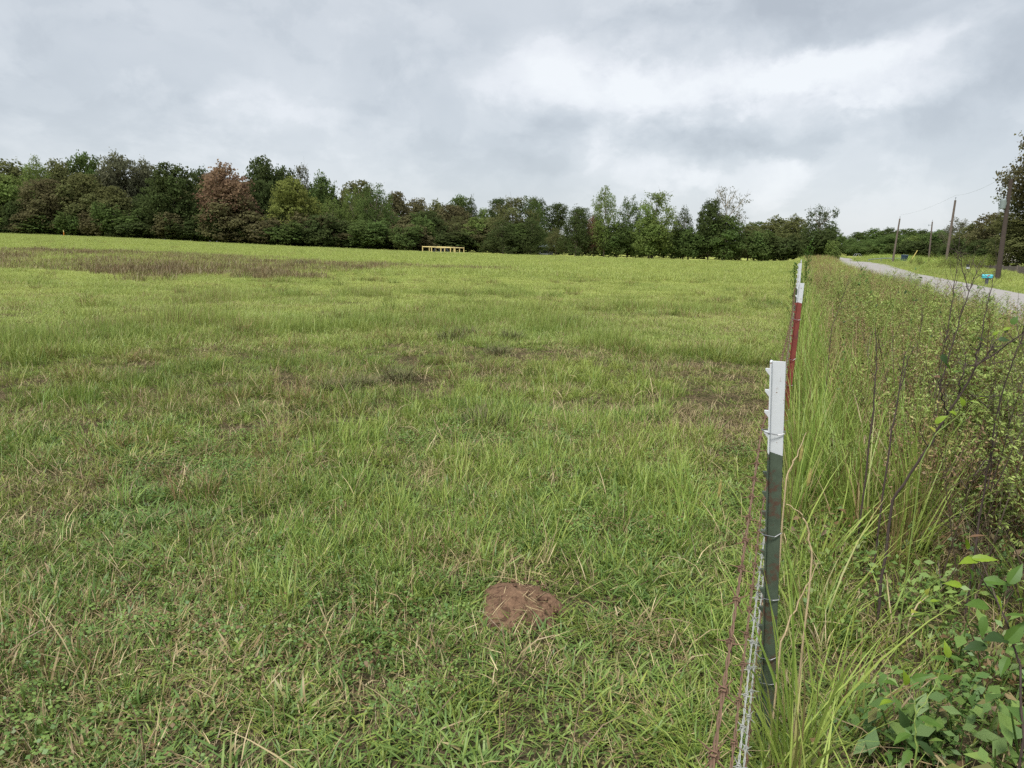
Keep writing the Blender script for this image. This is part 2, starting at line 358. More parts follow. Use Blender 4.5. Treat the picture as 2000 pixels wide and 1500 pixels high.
def pdist(x, y, pl):                   # distance to a polyline
    d = np.full(np.shape(x), 1e9)
    for a, b in zip(pl[:-1], pl[1:]):
        ex, ey = b[0] - a[0], b[1] - a[1]; tt = np.clip(((x - a[0]) * ex + (y - a[1]) * ey) / (ex * ex + ey * ey + 1e-9), 0, 1)
        d = np.minimum(d, np.hypot(x - a[0] - tt * ex, y - a[1] - tt * ey))
    return d
G = lambda L: [gnd(*p) for p in L]
BROWN = G([(-150, 492), (0, 489), (200, 493), (430, 503), (600, 515), (800, 521), (960, 525), (960, 530), (780, 533), (640, 540), (500, 549), (350, 549), (180, 540), (0, 527), (-150, 522)])
TALL1 = G([(430, 1010), (640, 880), (880, 760), (1080, 715), (1290, 730), (1370, 860), (1390, 1000), (1250, 1120), (950, 1180), (620, 1230), (450, 1160)])
RIDGES = [G([(-200, 730), (21, 700), (140, 662), (245, 640), (437, 640), (600, 640), (760, 630)]), G([(-150, 850), (87, 800), (227, 785), (304, 770), (437, 725), (595, 708), (660, 712)]),
          G([(830, 640), (960, 618), (1100, 606), (1260, 600), (1420, 612)]), G([(350, 590), (600, 580), (800, 575), (1050, 580)]), G([(1080, 640), (1230, 690), (1440, 700)])]
MOUND = gnd(1030, 1190)
def maps(x, y):
    """height factor, dryness, hue of the pasture at x, y"""
    u, v = uv(x, y); r = np.hypot(x, y)
    jx, jy = x + 1.2 * (fbm(x * 0.8, y * 0.8, 41, 3) - 0.5), y + 1.2 * (fbm(x * 0.8, y * 0.8, 47, 3) - 0.5)
    far = sst(r, 12, 30); bx_, by_ = x + far * 14 * (fbm(x * 0.09, y * 0.09, 61, 3) - 0.5), y + far * 14 * (fbm(x * 0.09, y * 0.09, 67, 3) - 0.5)
    brown = inpoly(bx_, by_, BROWN) * (fbm(x * 0.25, y * 0.12, 71, 3) > 0.36)
    tall = inpoly(jx, jy, TALL1) * sst(fbm(x * 1.3, y * 1.3, 21, 3), 0.34, 0.55)
    rid = np.zeros(np.shape(x))
    for pl in RIDGES: rid = np.maximum(rid, sst(pdist(jx, jy, pl), 0.9, 0.2))
    rid = rid * sst(fbm(x * 0.9, y * 0.9, 29, 3), 0.3, 0.5)
    cl_ = sst(fbm(x * 1.1, y * 1.1, 11, 3), 0.55, 0.75)
    h = 0.34 + 0.55 * fbm(x * 0.7, y * 0.7, 13, 3) + 0.6 * cl_ + 1.7 * rid + 0.3 * tall
    d = 0.08 + 0.30 * sst(fbm(x * 0.9 + 50, y * 0.9, 31, 4), 0.42, 0.72) + 0.25 * sst(fbm(x * 3, y * 3, 33, 2), 0.6, 0.8) - 0.12 * tall
    hue = 0.15 + 0.75 * (fbm(x * 0.55, y * 0.55, 37, 4)) - 0.2 + 0.35 * sst(r, 5, 30) + 0.2 * tall - 0.15 * rid
    d = d * (1 - 0.62 * sst(r, 9, 40))
    m_ = np.hypot(x - MOUND[0], y - MOUND[1])
    return h, np.clip(d, 0, 1), np.clip(hue, 0, 1), brown, tall, rid, m_, v
def place(x, y, rng, tilt=0.12, lift=0.0):
    n = len(x); P = np.stack([x, y, ground(x, y) + lift], -1)
    return P, np.stack([rng.normal(0, tilt, n), rng.normal(0, tilt, n), rng.random(n) * 6.283], -1)
def sc3(s, zs): return np.stack([s, s, zs], -1)

rg = np.random.default_rng(7)
turf = [proto('turf_source', [blades(rg, 56, 0.13, 0.062, 0.0052, 0.95, 0.9, 3, 0.4, lvar=0.5), blades(rg, 16, 0.13, 0.11, 0.004, 0.6, 1.2, 3)], M_turf) for _ in range(5)]
crab = [proto('crabgrass_source', [blades(rg, 40, 0.11, 0.062, 0.0078, 1.05, 0.7, 3, 0.7, lvar=0.5), blades(rg, 9, 0.08, 0.11, 0.0065, 0.7, 1.0, 3)], M_blue) for _ in range(4)]
patch = [proto('turf_patch_source', [blades(rg, 130, 0.42, 0.11, 0.0075, 0.6, 1.0, 2, 0.3), blades(rg, 30, 0.4, 0.17, 0.006, 0.35, 0.9, 2, 0.3)], M_far) for _ in range(4)]
bigp = [proto('turf_field_source', [blades(rg, 230, 1.15, 0.14, 0.017, 0.5, 0.9, 2, 0.2), blades(rg, 40, 1.1, 0.24, 0.013, 0.3, 0.7, 2, 0.2)], M_far) for _ in range(4)]
tallp = [proto('tall_grass_source', [blades(rg, 16, 0.06, 0.30, 0.0042, 0.16, 0.55, 4, 0.7, lvar=0.45), blades(rg, 12, 0.06, 0.17, 0.004, 0.4, 1.2, 3)], M_tall) for _ in range(5)]
strawp = [proto('thatch_source', [blades(rg, 30, 0.14, 0.07, 0.0026, 1.25, 0.4, 3, 0.3, lvar=0.6)], M_straw) for _ in range(4)]
strayp = [proto('dry_blade_source', [blades(rg, 7, 0.05, 0.20, 0.0034, 0.35, 1.9, 4, 0.6, lvar=0.45)], M_straw) for _ in range(4)]
seedp = [proto('seed_grass_source', [blades(rg, 120, 1.0, 0.36, 0.016, 0.3, 0.5, 2, 0.2), blades(rg, 60, 1.0, 0.2, 0.016, 0.4, 0.6, 2, 0.2)], M_brown) for _ in range(3)]
M_clump = grass_mat('clump_grass', (0.115, 0.17, 0.03), (0.24, 0.27, 0.06), (0.30, 0.215, 0.105), trans=0.3)
clumpp = [proto('clump_source', [blades(rg, 110, 0.15, 0.17, 0.0045, 0.5, 1.3, 4, 0.7, lvar=0.5)], M_clump) for _ in range(4)]
def clover(rng):
    n = 26; r = 0.11 * np.sqrt(rng.random(n)); a = rng.random(n) * 6.283; h = rng.uniform(0.02, 0.07, n); P = []
    for k in range(n):
        for q in range(3):
            b = q * 2.094 + a[k]; P.append((r[k] * math.cos(a[k] * 3) + 0.010 * math.cos(b), r[k] * math.sin(a[k] * 3) + 0.010 * math.sin(b), h[k]))
    P = np.array(P); N = rng.normal(0, 0.3, P.shape) + [0, 0, 1]; N /= np.linalg.norm(N, axis=1, keepdims=True)
    return leaves(rng, P, N, 0.013, 0.9)
cloverp = [proto('clover_source', [clover(rg)], M_herb) for _ in range(4)]

def field():
    rng = np.random.default_rng(11)
    keep = lambda v, m_: (v < 0.30) & (m_ > 0.12 + 0.07 * rng.random(len(v)))
    # near turf, crabgrass, patches, far field
    for nm, pr, r0, r1, dens, kind in (('turf_grass', turf, 0.7, 5.5, 105, 0), ('turf_grass', turf, 5.5, 13, 60, 0), ('crab_grass', crab, 0.7, 7, 115, 1),
                                       ('pasture_grass', patch, 11, 40, 13, 2), ('far_pasture_grass', bigp, 36, 165, 2.6, 3)):
        x, y, r = wedge(rng, r0, r1, dens); h, d, hue, brown, tall, rid, m_, v = maps(x, y)
        k = keep(v, m_) if kind < 2 else ((v < 0.2) | (v > 8.4))
        if kind == 0: k &= fbm(x * 2.1, y * 2.1, 171, 3) < 0.60 + 0.2 * tall + 0.05 * rng.normal(size=len(x))
        if kind == 1: k &= fbm(x * 1.0 + 9, y * 1.0, 91, 3) > 0.40
        if kind == 3: k &= y < np.where(v > 8, 172, np.interp(x / np.maximum(y, 1), [-.5, -.15, .15, .5], [128, 123, 115, 109]))
        x, y, r, h, d, hue, brown, tall, rid, v = (q[k] for q in (x, y, r, h, d, hue, brown, tall, rid, v))
        P, rot = place(x, y, rng, 0.14 if kind < 2 else 0.05)
        hue = hue + 0.1 * (v > 8.4)
        if kind == 3: h = 0.5 + 0.5 * h
        if kind == 2: h = h * 0.8
        if kind < 2: h = h * (0.74 + 0.2 * tall)
        s = rng.uniform(0.8, 1.25, len(x)); zs = s * h * rng.uniform(0.7, 1.25, len(x))
        hue2 = np.clip(hue + rng.normal(0, 0.12, len(x)), 0, 1)
        dd = np.clip(d + rng.normal(0, 0.10, len(x)) + 0.3 * brown, 0, 1)
        scatter(nm, pr, P, rot, sc3(s, zs), hue2, dd, rng=rng)
    # tall light stalks
    for r0, r1, dens in ((0.9, 6, 60), (6, 15, 26), (15, 45, 4)):
        x, y, r = wedge(rng, r0, r1, dens); h, d, hue, brown, tall, rid, m_, v = maps(x, y)
        pr_ = np.clip(0.015 + 0.50 * tall + 0.60 * rid + 0.10 * sst(fbm(x * 1.1, y * 1.1, 11, 3), 0.56, 0.7) + 0.35 * sst(v, -0.5, 0.0), 0, 1)
        k = keep(v, m_) & (rng.random(len(x)) < pr_) & (m_ > 0.24)
        x, y, h, d, hue, tall, v = (q[k] for q in (x, y, h, d, hue, tall, v))
        P, rot = place(x, y, rng, 0.10); n = len(x)
        s = rng.uniform(0.8, 1.2, n); zs = s * rng.uniform(0.35, 0.95, n) * (0.62 + 0.30 * tall)
        scatter('tall_grass', tallp, P, rot, sc3(s * (1.0 if r1 < 20 else 1.6), zs), np.clip(hue + rng.normal(0.05, 0.2, n), 0, 1), np.clip(d * 0.8 + 0.05, 0, 1), rng=rng)
    # thatch, dry blades, clover
    for nm, pr, r0, r1, dens, thr in (('dead_thatch', strawp, 0.7, 7, 105, 0.38), ('dead_thatch', strawp, 7, 18, 26, 0.42), ('dry_grass', strayp, 0.9, 9, 11, 0.0), ('clover_leaves', cloverp, 0.7, 6, 60, 0.54)):
        x, y, r = wedge(rng, r0, r1, dens); h, d, hue, brown, tall, rid, m_, v = maps(x, y)
        f_ = fbm(x * 0.9 + 50, y * 0.9, 31, 4) if nm != 'clover_leaves' else fbm(x * 0.8 - 20, y * 0.8, 77, 3)
        k = (v < 0.3) & (m_ > 0.15) & (f_ + rng.normal(0, 0.06, len(x)) > thr)
        x, y = x[k], y[k]; n = len(x); P, rot = place(x, y, rng, 0.2, 0.004 if nm == 'dead_thatch' else 0); s = rng.uniform(0.7, 1.3, n)
        scatter(nm, pr, P, rot, sc3(s, s * rng.uniform(0.6, 1.2, n)), rng.random(n), rng.random(n) * 0.5, rng=rng)
    for r0, r1, dens, sx in ((2.5, 14, 5.5, 1.0), (14, 45, 2.0, 1.5), (45, 110, 0.15, 2.6)):
        x, y, r = wedge(rng, r0, r1, dens); h, d, hue, brown, tall, rid, m_, v = maps(x, y)
        k = (v < -0.3) & (rng.random(len(x)) < 0.10 + 1.0 * rid + 0.6 * sst(fbm(x * 0.35, y * 0.6, 141, 3), 0.50, 0.62)) & (tall < 0.3); x, y = x[k], y[k]; n = len(x)
        P, rot = place(x, y, rng, 0.1); s = rng.uniform(0.6, 1.3, n) * sx
        scatter('clump_grass', clumpp, P, rot, sc3(s, s ** 0.5 * rng.uniform(0.7, 1.5, n)), np.clip(rng.normal(0.45, 0.3, n), 0, 1), rng.random(n) ** 1.5 * 0.75, rng=rng)
    # brown strip of seed heads
    x, y, r = wedge(rng, 25, 125, 1.7, R(46), R(-8)); h, d, hue, brown, tall, rid, m_, v = maps(x, y)
    k = (brown > 0.5) & (rng.random(len(x)) < 0.25 + 0.6 * sst(fbm(x * 0.12, y * 0.2, 151, 3), 0.35, 0.6)); x, y = x[k], y[k]; n = len(x); P, rot = place(x, y, rng, 0.05); s = rng.uniform(0.8, 1.2, n)
    scatter('brown_seed_grass', seedp, P, rot, sc3(s, s * rng.uniform(0.5, 0.95, n)), np.clip(rng.normal(0.35, 0.25, n), 0, 1), rng.random(n) * 0.6, rng=rng)
field()

# ------------------------------------------------------------------ tall verge between fence and road
tallv = [proto('verge_grass_source', [blades(rg, 26, 0.07, 0.62, 0.0062, 0.13, 0.55, 5, 0.7, lvar=0.45), blades(rg, 18, 0.08, 0.30, 0.0052, 0.45, 1.5, 4)], M_tall) for _ in range(4)]
def seedhead_grass(rng):
    n = 16; a = rng.random(n) * 6.283; tl = np.abs(rng.normal(0, 0.14, n)); L_ = rng.uniform(0.65, 1.0, n); parts = [blades(rng, 14, 0.06, 0.5, 0.0045, 0.2, 0.7, 4)]
    P, N = [], []; V_, F_ = [], []
    for k in range(n):
        d = np.array([math.sin(tl[k]) * math.cos(a[k]), math.sin(tl[k]) * math.sin(a[k]), math.cos(tl[k])]); b = np.array([0.05 * math.cos(a[k] * 3), 0.05 * math.sin(a[k] * 3), 0])
        sd = np.cross(d, [0.3, 0.9, 0.1]); sd /= np.linalg.norm(sd); e = b + d * L_[k]; o = len(V_)
        V_ += [b - sd * 0.0015, b + sd * 0.0015, e + sd * 0.0008, e - sd * 0.0008]; F_.append((o, o + 1, o + 2, o + 3))
        for q in range(14): P.append(b + d * L_[k] * (0.72 + 0.28 * q / 13) + rng.normal(0, 0.014, 3) * (1.2 - q / 13)); N.append(rng.normal(size=3))
    P = np.array(P); N = np.array(N); N /= np.linalg.norm(N, axis=1, keepdims=True); parts.append((np.array(V_), np.array(F_), np.repeat([[0.5, 0.2, 0.4, 1.0]], len(V_), 0)))
    parts.append(leaves(rng, P, N, 0.022, 0.35)); return parts
seedv = [proto('seedhead_grass_source', seedhead_grass(rg), M_seed) for _ in range(4)]
M_weed = grass_mat('weed', (0.17, 0.24, 0.05), (0.36, 0.43, 0.12), (0.17, 0.10, 0.05), trans=0.3)
def stemV(a, b, r0, r1, rng):          # a thin flat-sided stem as two crossed strips
    d = b - a; sd = np.cross(d, rng.normal(size=3)); sd /= np.linalg.norm(sd) + 1e-9; s2 = np.cross(d, sd); s2 /= np.linalg.norm(s2) + 1e-9
    V_ = [a - sd * r0, a + sd * r0, b + sd * r1, b - sd * r1, a - s2 * r0, a + s2 * r0, b + s2 * r1, b - s2 * r1]
    return V_, [(0, 1, 2, 3), (4, 5, 6, 7)]
def weed_bush(rng, leaf=0.021, asp=0.28, nb=26, per=30, spread=0.30, stem_dry=0.9):
    V_, F_, P, N = [], [], [], []
    for st in range(rng.integers(1, 4)):
        ln = rng.normal(0, 0.16, 2); b0 = np.array([rng.normal(0, 0.04), rng.normal(0, 0.04), 0]); top = b0 + np.array([ln[0], ln[1], rng.uniform(0.75, 1.05)])
        v_, f_ = stemV(b0, top, 0.004, 0.0012, rng); o = len(V_); V_ += v_; F_ += [tuple(o + i for i in q) for q in f_]
        for k in range(nb):
            tt = 0.18 + 0.82 * (k + rng.random()) / nb; p0 = b0 + (top - b0) * tt; a = k * 2.4 + rng.normal(0, 0.3); l = spread * (1.1 - 0.75 * tt) * rng.uniform(0.5, 1.2)
            e = p0 + np.array([math.cos(a) * l, math.sin(a) * l, l * rng.uniform(0.5, 1.1)])
            v_, f_ = stemV(p0, e, 0.0018, 0.0006, rng); o = len(V_); V_ += v_; F_ += [tuple(o + i for i in q) for q in f_]
            for q in range(per): P.append(p0 + (e - p0) * rng.uniform(0.15, 1.05) + rng.normal(0, 0.012, 3)); N.append(rng.normal(0, 0.6, 3) + [0, 0, 0.7])
    P = np.array(P); N = np.array(N); N /= np.linalg.norm(N, axis=1, keepdims=True)
    T_ = np.repeat([[0.3, 1 - stem_dry - 0.3, 0.5, 1.0]], len(V_), 0)
    return [(np.array(V_), np.array(F_), T_), leaves(rng, P, N, leaf, asp)]
weedp = [proto('weed_source', weed_bush(rg), M_weed) for _ in range(4)] + [proto('weed_source', weed_bush(rg, 0.030, 0.38, 22, 14, 0.26), M_weed) for _ in range(3)]
deadp = [proto('dead_weed_source', weed_bush(rg, 0.014, 0.6, 22, 7, 0.26, 1.2), M_seed) for _ in range(3)]
def broad(rng):                        # low broad-leaved seedlings
    P, N, V_, F_ = [], [], [], []
    for k in range(7):
        b0 = np.array([rng.normal(0, 0.07), rng.normal(0, 0.07), 0]); h = rng.uniform(0.06, 0.2); top = b0 + [rng.normal(0, 0.03), rng.normal(0, 0.03), h]
        v_, f_ = stemV(b0, top, 0.002, 0.001, rng); o = len(V_); V_ += v_; F_ += [tuple(o + i for i in q) for q in f_]
        for q in range(9):
            a = q * 2.4; P.append(b0 + (top - b0) * (0.35 + 0.65 * q / 8) + np.array([math.cos(a), math.sin(a), 0.1]) * 0.02); N.append([math.cos(a) * 0.5, math.sin(a) * 0.5, 0.9])
    P = np.array(P); N = np.array(N) + rng.normal(0, 0.2, P.shape); N /= np.linalg.norm(N, axis=1, keepdims=True)
    return [(np.array(V_), np.array(F_), np.repeat([[0.4, 0.5, 0.5, 1.0]], len(V_), 0)), leaves(rng, P, N, 0.034, 0.5)]
M_bramble = grass_mat('bramble', (0.055, 0.042, 0.032), (0.12, 0.09, 0.06), (0.10, 0.15, 0.03), trans=0.1)
def bramble(rng):                      # tangle of thin dead stems with a few leaves left
    V_, F_, P, N = [], [], [], []
    for st in range(5):
        b0 = np.array([rng.normal(0, 0.09), rng.normal(0, 0.09), 0]); ln = rng.normal(0, 0.22, 2); top = b0 + np.array([ln[0] + 0.12, ln[1], rng.uniform(0.55, 1.0)])
        v_, f_ = stemV(b0, top, 0.0038, 0.0013, rng); o = len(V_); V_ += v_; F_ += [tuple(o + i for i in q) for q in f_]
        for k in range(13):
            p0 = b0 + (top - b0) * rng.uniform(0.12, 0.95); e = p0 + rng.normal(0, 0.10, 3) + [0.03, 0, 0.12]; v_, f_ = stemV(p0, e, 0.0016, 0.0007, rng); o = len(V_); V_ += v_; F_ += [tuple(o + i for i in q) for q in f_]
            if rng.random() < 0.6: P.append(e); N.append(rng.normal(0, 0.6, 3) + [0, 0, 0.6])
    P = np.array(P); N = np.array(N); N /= np.linalg.norm(N, axis=1, keepdims=True); n = len(P)
    return [(np.array(V_), np.array(F_), np.repeat([[rng.random(), 1.2, 0.2, 1.0]], len(V_), 0)), leaves(rng, P, N, 0.03, 0.5, np.stack([rng.random(n), np.zeros(n), rng.random(n)], -1))]
bramblep = [proto('bramble_source', bramble(rg), M_bramble) for _ in range(4)]
broadp = [proto('broadleaf_source', broad(rg), M_herb) for _ in range(5)]

def verge():
    rng = np.random.default_rng(23)
    def pts(u0, u1, v0, v1, dens):
        n = int((u1 - u0) * (v1 - v0) * dens); u = rng.uniform(u0, u1, n); v = rng.uniform(v0, v1, n); x, y = xy(u, v); return u, v, x, y
    def low(u, v): return sst(u + 1.1 * v, 3.9, 4.9)         # the near corner is low ground cover, the rest stands tall
    for u0, u1, dens, sx in ((0.3, 9, 46, 1.0), (9, 30, 15, 1.5), (30, 110, 4, 3.0)):
        u, v, x, y = pts(u0, u1, 0.06, 3.7, dens); lo = low(u, v); fence = sst(v, 0.45, 0.2) * sst(u, 1.2, 1.9)
        k = rng.random(len(u)) < np.clip(0.03 + 0.75 * lo + 0.34 * fence, 0, 1); u, v, x, y, lo, fence = (q[k] for q in (u, v, x, y, lo, fence)); n = len(u)
        k = rng.random(n) > 0.90 * sst(v, 0.5, 0.8) * sst(u, 8.5, 6); u, v, x, y, lo, fence = (q[k] for q in (u, v, x, y, lo, fence)); n = len(u)
        P, rot = place(x, y, rng, 0.12); s = rng.uniform(0.8, 1.25, n) * (1.0 + (sx - 1) * 0.6); edge = 1 - 0.45 * sst(v, 2.9, 3.6)
        zs = rng.uniform(0.55, 1.1, n) * edge * (0.42 + 0.6 * np.maximum(lo, fence * 0.6)) * (0.8 + 0.5 * fbm(x * 0.6, y * 0.6, 101, 2))
        scatter('verge_grass', tallv, P, rot, sc3(s, zs), np.clip(0.25 + 0.6 * fbm(x, y, 103, 3) + rng.normal(0, 0.12, n), 0, 1), np.clip(rng.normal(0.22, 0.15, n), 0, 1), rng=rng)
        u, v, x, y = pts(max(u0, 2.8), u1, 0.35, 3.5, dens * 0.30); lo = low(u, v); k = (rng.random(len(u)) < lo * (0.35 + 0.65 * sst(u, 6, 12))); x, y, u, v = x[k], y[k], u[k], v[k]; n = len(x)
        P, rot = place(x, y, rng, 0.10); s = rng.uniform(0.8, 1.2, n) * (1.0 + (sx - 1) * 0.6); zs = rng.uniform(0.7, 1.0, n) * (1 - 0.4 * sst(v, 2.8, 3.5))
        scatter('seedhead_grass', seedv, P, rot, sc3(s, zs), np.clip(rng.normal(0.4, 0.3, n), 0, 1), rng.random(n), rng=rng)
    u, v, x, y = pts(2.2, 26, 0.45, 3.3, 7.0); lo = low(u, v); cl_ = fbm(x * 0.5, y * 0.5, 107, 3); k = (rng.random(len(u)) < lo) & (cl_ > 0.36 + 0.012 * np.clip(u - 8, 0, 9)); x, y, u = x[k], y[k], u[k]; n = len(x)
    P, rot = place(x, y, rng, 0.10); s = rng.uniform(0.75, 1.15, n); zs = s * rng.uniform(0.75, 1.05, n)
    scatter('verge_weeds', weedp, P, rot, sc3(s, zs), np.clip(rng.normal(0.45, 0.25, n), 0, 1), rng.random(n) * 0.25, rng=rng)
    u, v, x, y = pts(3.0, 40, 0.6, 3.3, 0.8); lo = low(u, v); k = rng.random(len(u)) < lo; x, y = x[k], y[k]; n = len(x)
    P, rot = place(x, y, rng, 0.16); s = rng.uniform(0.8, 1.2, n)
    scatter('dead_weeds', deadp, P, rot, sc3(s, s * rng.uniform(0.7, 1.0, n)), np.clip(rng.normal(0.15, 0.2, n), 0, 1), rng.random(n), rng=rng)
    u, v, x, y = pts(1.8, 8, 0.75, 3.5, 8.5); lo = sst(u + 1.1 * v, 3.6, 4.4); k = rng.random(len(u)) < lo * sst(v + 0.25 * (u - 3), 0.8, 1.3) * sst(u, 8, 6.5); x, y = x[k], y[k]; n = len(x); P, rot = place(x, y, rng, 0.1); rot[:, 2] = rng.normal(-0.2, 0.5, n); s = rng.uniform(0.8, 1.2, n)
    scatter('dead_brush', bramblep, P, rot, sc3(s, s * rng.uniform(0.75, 1.0, n)), rng.random(n), np.full(n, 0.6), rng=rng)
    for nm, pr, dens, u1, sc_ in (('verge_thatch', strawp, 95, 9, 1.0), ('verge_undergrowth', broadp, 55, 8, 1.0), ('verge_short_grass', turf, 60, 10, 1.2), ('verge_dry_grass', strayp, 34, 8, 1.2)):
        u, v, x, y = pts(-0.6, u1, 0.22, 3.7, dens); f_ = fbm(x * 1.2, y * 1.2, 113, 3); k = rng.random(len(u)) < (0.35 + 0.9 * (f_ - 0.3) if nm != 'verge_short_grass' else 0.9 - f_); x, y = x[k], y[k]; n = len(x)
        P, rot = place(x, y, rng, 0.2, 0.01 if 'thatch' in nm else 0.0); s = rng.uniform(0.7, 1.3, n) * sc_
        scatter(nm, pr, P, rot, sc3(s, s * rng.uniform(0.7, 1.3, n)), np.clip(rng.normal(0.45, 0.25, n), 0, 1), rng.random(n) * 0.55, rng=rng)
    u, v, x, y = pts(0.2, 3.2, 0.55, 3.4, 34); k = (u + 1.1 * v < 4.4) & (rng.random(len(u)) < 0.25 + 0.75 * sst(v - 0.2 * u, 0.2, 0.9)); x, y = x[k], y[k]; n = len(x); P, rot = place(x, y, rng, 0.2); s = rng.uniform(1.3, 2.3, n)
    scatter('verge_herbs', broadp, P, rot, sc3(s, s), np.clip(rng.normal(0.3, 0.25, n), 0, 1), rng.random(n) * 0.3, rng=rng)
    u, v, x, y = pts(72, 96, 11.5, 18, 1.3); k = fbm(x * 0.15, y * 0.15, 131, 3) > 0.45; x, y = x[k], y[k]; n = len(x); P, rot = place(x, y, rng, 0.08); s = rng.uniform(0.9, 1.7, n)
    scatter('roadside_weeds', weedp, P, rot, sc3(s * 1.2, s * 0.8), np.clip(rng.normal(0.05, 0.2, n), 0, 1), rng.random(n) * 0.4, rng=rng)
    # far verge across the road: mown strip, then rough grass
    for u0, u1, dens, sx in ((4, 60, 7, 1.0), (60, 180, 1.6, 2.2)):
        u, v, x, y = pts(u0, u1, 8.15, 14, dens); n = len(u); P, rot = place(x, y, rng, 0.06); s = rng.uniform(0.8, 1.2, n) * sx
        scatter('roadside_grass', patch if sx == 1 else bigp, P, rot, sc3(s * (1 if sx == 1 else 0.5), rng.uniform(0.8, 1.5, n)), np.clip(rng.normal(0.38, 0.2, n), 0, 1), rng.random(n) * 0.3, rng=rng)
        if u1 < 90: continue
        u, v, x, y = pts(max(u0, 84), u1, 12.6, 19, dens * 0.5); n = len(u); P, rot = place(x, y, rng, 0.08); s = rng.uniform(0.9, 1.3, n) * sx
        k = fbm(x * 0.12, y * 0.12, 127, 3) > 0.42; 
        scatter('rough_roadside_grass', tallv, P[k], rot[k], sc3(s[k] * 2.2, rng.uniform(0.8, 1.3, n)[k]), np.clip(rng.normal(0.5, 0.2, n), 0, 1)[k], rng.random(n)[k] * 0.3, rng=rng)
verge()

# ------------------------------------------------------------------ trees
def crown_mat():
    m, q, out = newmat('foliage'); oi = q.n('ShaderNodeObjectInfo')
    tn = q.n('ShaderNodeSeparateColor'); q.L.new(attr(q, 'tint', out='Color'), tn.inputs[0])
    hs = q.n('ShaderNodeHueSaturation'); q.L.new(oi.outputs['Color'], hs.inputs['Color'])
    q.put(hs.inputs['Hue'], q.m('ADD', 0.487, q.m('MULTIPLY', tn.outputs[2], 0.026)))
    q.put(hs.inputs['Value'], q.m('ADD', 1.2, q.m('ADD', q.m('MULTIPLY', tn.outputs[1], 0.35), q.m('MULTIPLY', tn.outputs[2], 0.6))))
    leafy(q, out, hs.outputs[0], 0.48, 0.0, 0.5); return m
M_crown = crown_mat()
M_bark = simple('bark', (0.13, 0.105, 0.08), 0.9, var=0.4, scale=8, bump_=0.5)
M_palebark = simple('pale_bark', (0.30, 0.27, 0.23), 0.9, var=0.3, scale=8)
def crown_mesh(rng, lobes, n, size, asp=0.75, up=0.3, inner=0.25, clump=3.2):
    """leaf faces spread through a set of ellipsoid lobes; gaps follow a 3-D noise so that the outline is broken"""
    A = np.array([l[3] * l[4] for l in lobes]); ci = rng.choice(len(lobes), n * 2, p=A / A.sum()); Lb = np.array(lobes)[ci]
    d = rng.normal(size=(n * 2, 3)); d /= np.linalg.norm(d, axis=1, keepdims=True); sp = 7; d = np.repeat(d[::sp], sp, 0)[:n * 2]; ci = np.repeat(ci[::sp], sp)[:n * 2]; Lb = np.array(lobes)[ci]
    r = np.where(rng.random(n * 2) < inner, rng.random(n * 2) ** 0.5, 0.74 + 0.40 * rng.random(n * 2))[:, None]
    r = np.repeat(r[::sp], sp, 0)[:n * 2] * (0.72 + 0.62 * vnoise(d[:, 0] * 2.6 + ci * 3.1, d[:, 1] * 2.6 + d[:, 2] * 3.7, 311))[:, None]
    P = Lb[:, :3] + d * r * Lb[:, [3, 3, 4]] + rng.normal(0, 1.0, (n * 2, 3)) * np.array([0.026, 0.026, 0.012]) * (1.0 if n < 20000 else 0.6)
    q = P * clump * 3.0
    g = vnoise(q[:, 0] + 40 + q[:, 2] * 0.7, q[:, 1] + q[:, 2] * 0.9, 201) * 0.6 + vnoise(q[:, 0] * 2.3 - q[:, 2] * 1.7, q[:, 2] * 2.1 + q[:, 1] * 1.3, 207) * 0.4
    k = (g + rng.normal(0, 0.08, n * 2) > 0.43) & (P[:, 2] > 0.02); P, d, g, ci = P[k][:n], d[k][:n], g[k][:n], ci[k][:n]
    N = d * 0.6 + rng.normal(0, 0.55, P.shape) + [0, 0, up]; N /= np.linalg.norm(N, axis=1, keepdims=True)
    lt = rng.random(len(lobes)); tint = np.stack([rng.random(len(P)), np.clip((g - 0.43) * 2.5, 0, 1), 0.75 * lt[ci] + 0.25 * rng.random(len(P))], -1)
    v_, f_, t_ = leaves(rng, P, N, size, asp, tint)
    me = arr_mesh('crown', v_, f_, {'tint': ('FLOAT_COLOR', t_)}); me.materials.append(M_crown); return me
def trunk_mesh(rng, lobes, h0=0.78, r0=0.018, bark=None, twigs=0):
    mb = MB(); k = 7; wig = rng.normal(0, 0.012, (k, 2)); wig[0] = 0
    pts = [(wig[i, 0] * i / 2, wig[i, 1] * i / 2, -0.02 + (h0 + 0.02) * i / (k - 1)) for i in range(k)]
    mb.tube(pts, [r0 * (1.25 if i == 0 else 1.0) * (1 - 0.8 * i / (k - 1)) for i in range(k)], 7)
    for l in lobes:
        zb = max(0.10, min(l[2] - 0.6 * math.hypot(l[0], l[1]) - 0.05, h0 * 0.9)); b = np.array([0, 0, zb]); e = np.array(l[:3]); mid = (b + e) / 2 + [0, 0, -0.02]
        mb.tube([b, mid, e], [r0 * 0.4, r0 * 0.28, r0 * 0.1], 5)
        for q in range(twigs):
            e2 = e + rng.normal(0, 0.6, 3) * [l[3], l[3], l[4]] + [0, 0, 0.45 * l[4]]; mb.tube([mid + (e - mid) * rng.random(), (e + e2) / 2 + rng.normal(0, .01, 3), e2], [r0 * 0.13, r0 * 0.09, r0 * 0.035], 3, cap=False)
    me = bpy.data.meshes.new('trunk'); me.from_pydata(mb.v, [], mb.f); me.update(); me.materials.append(bark or M_bark); return me
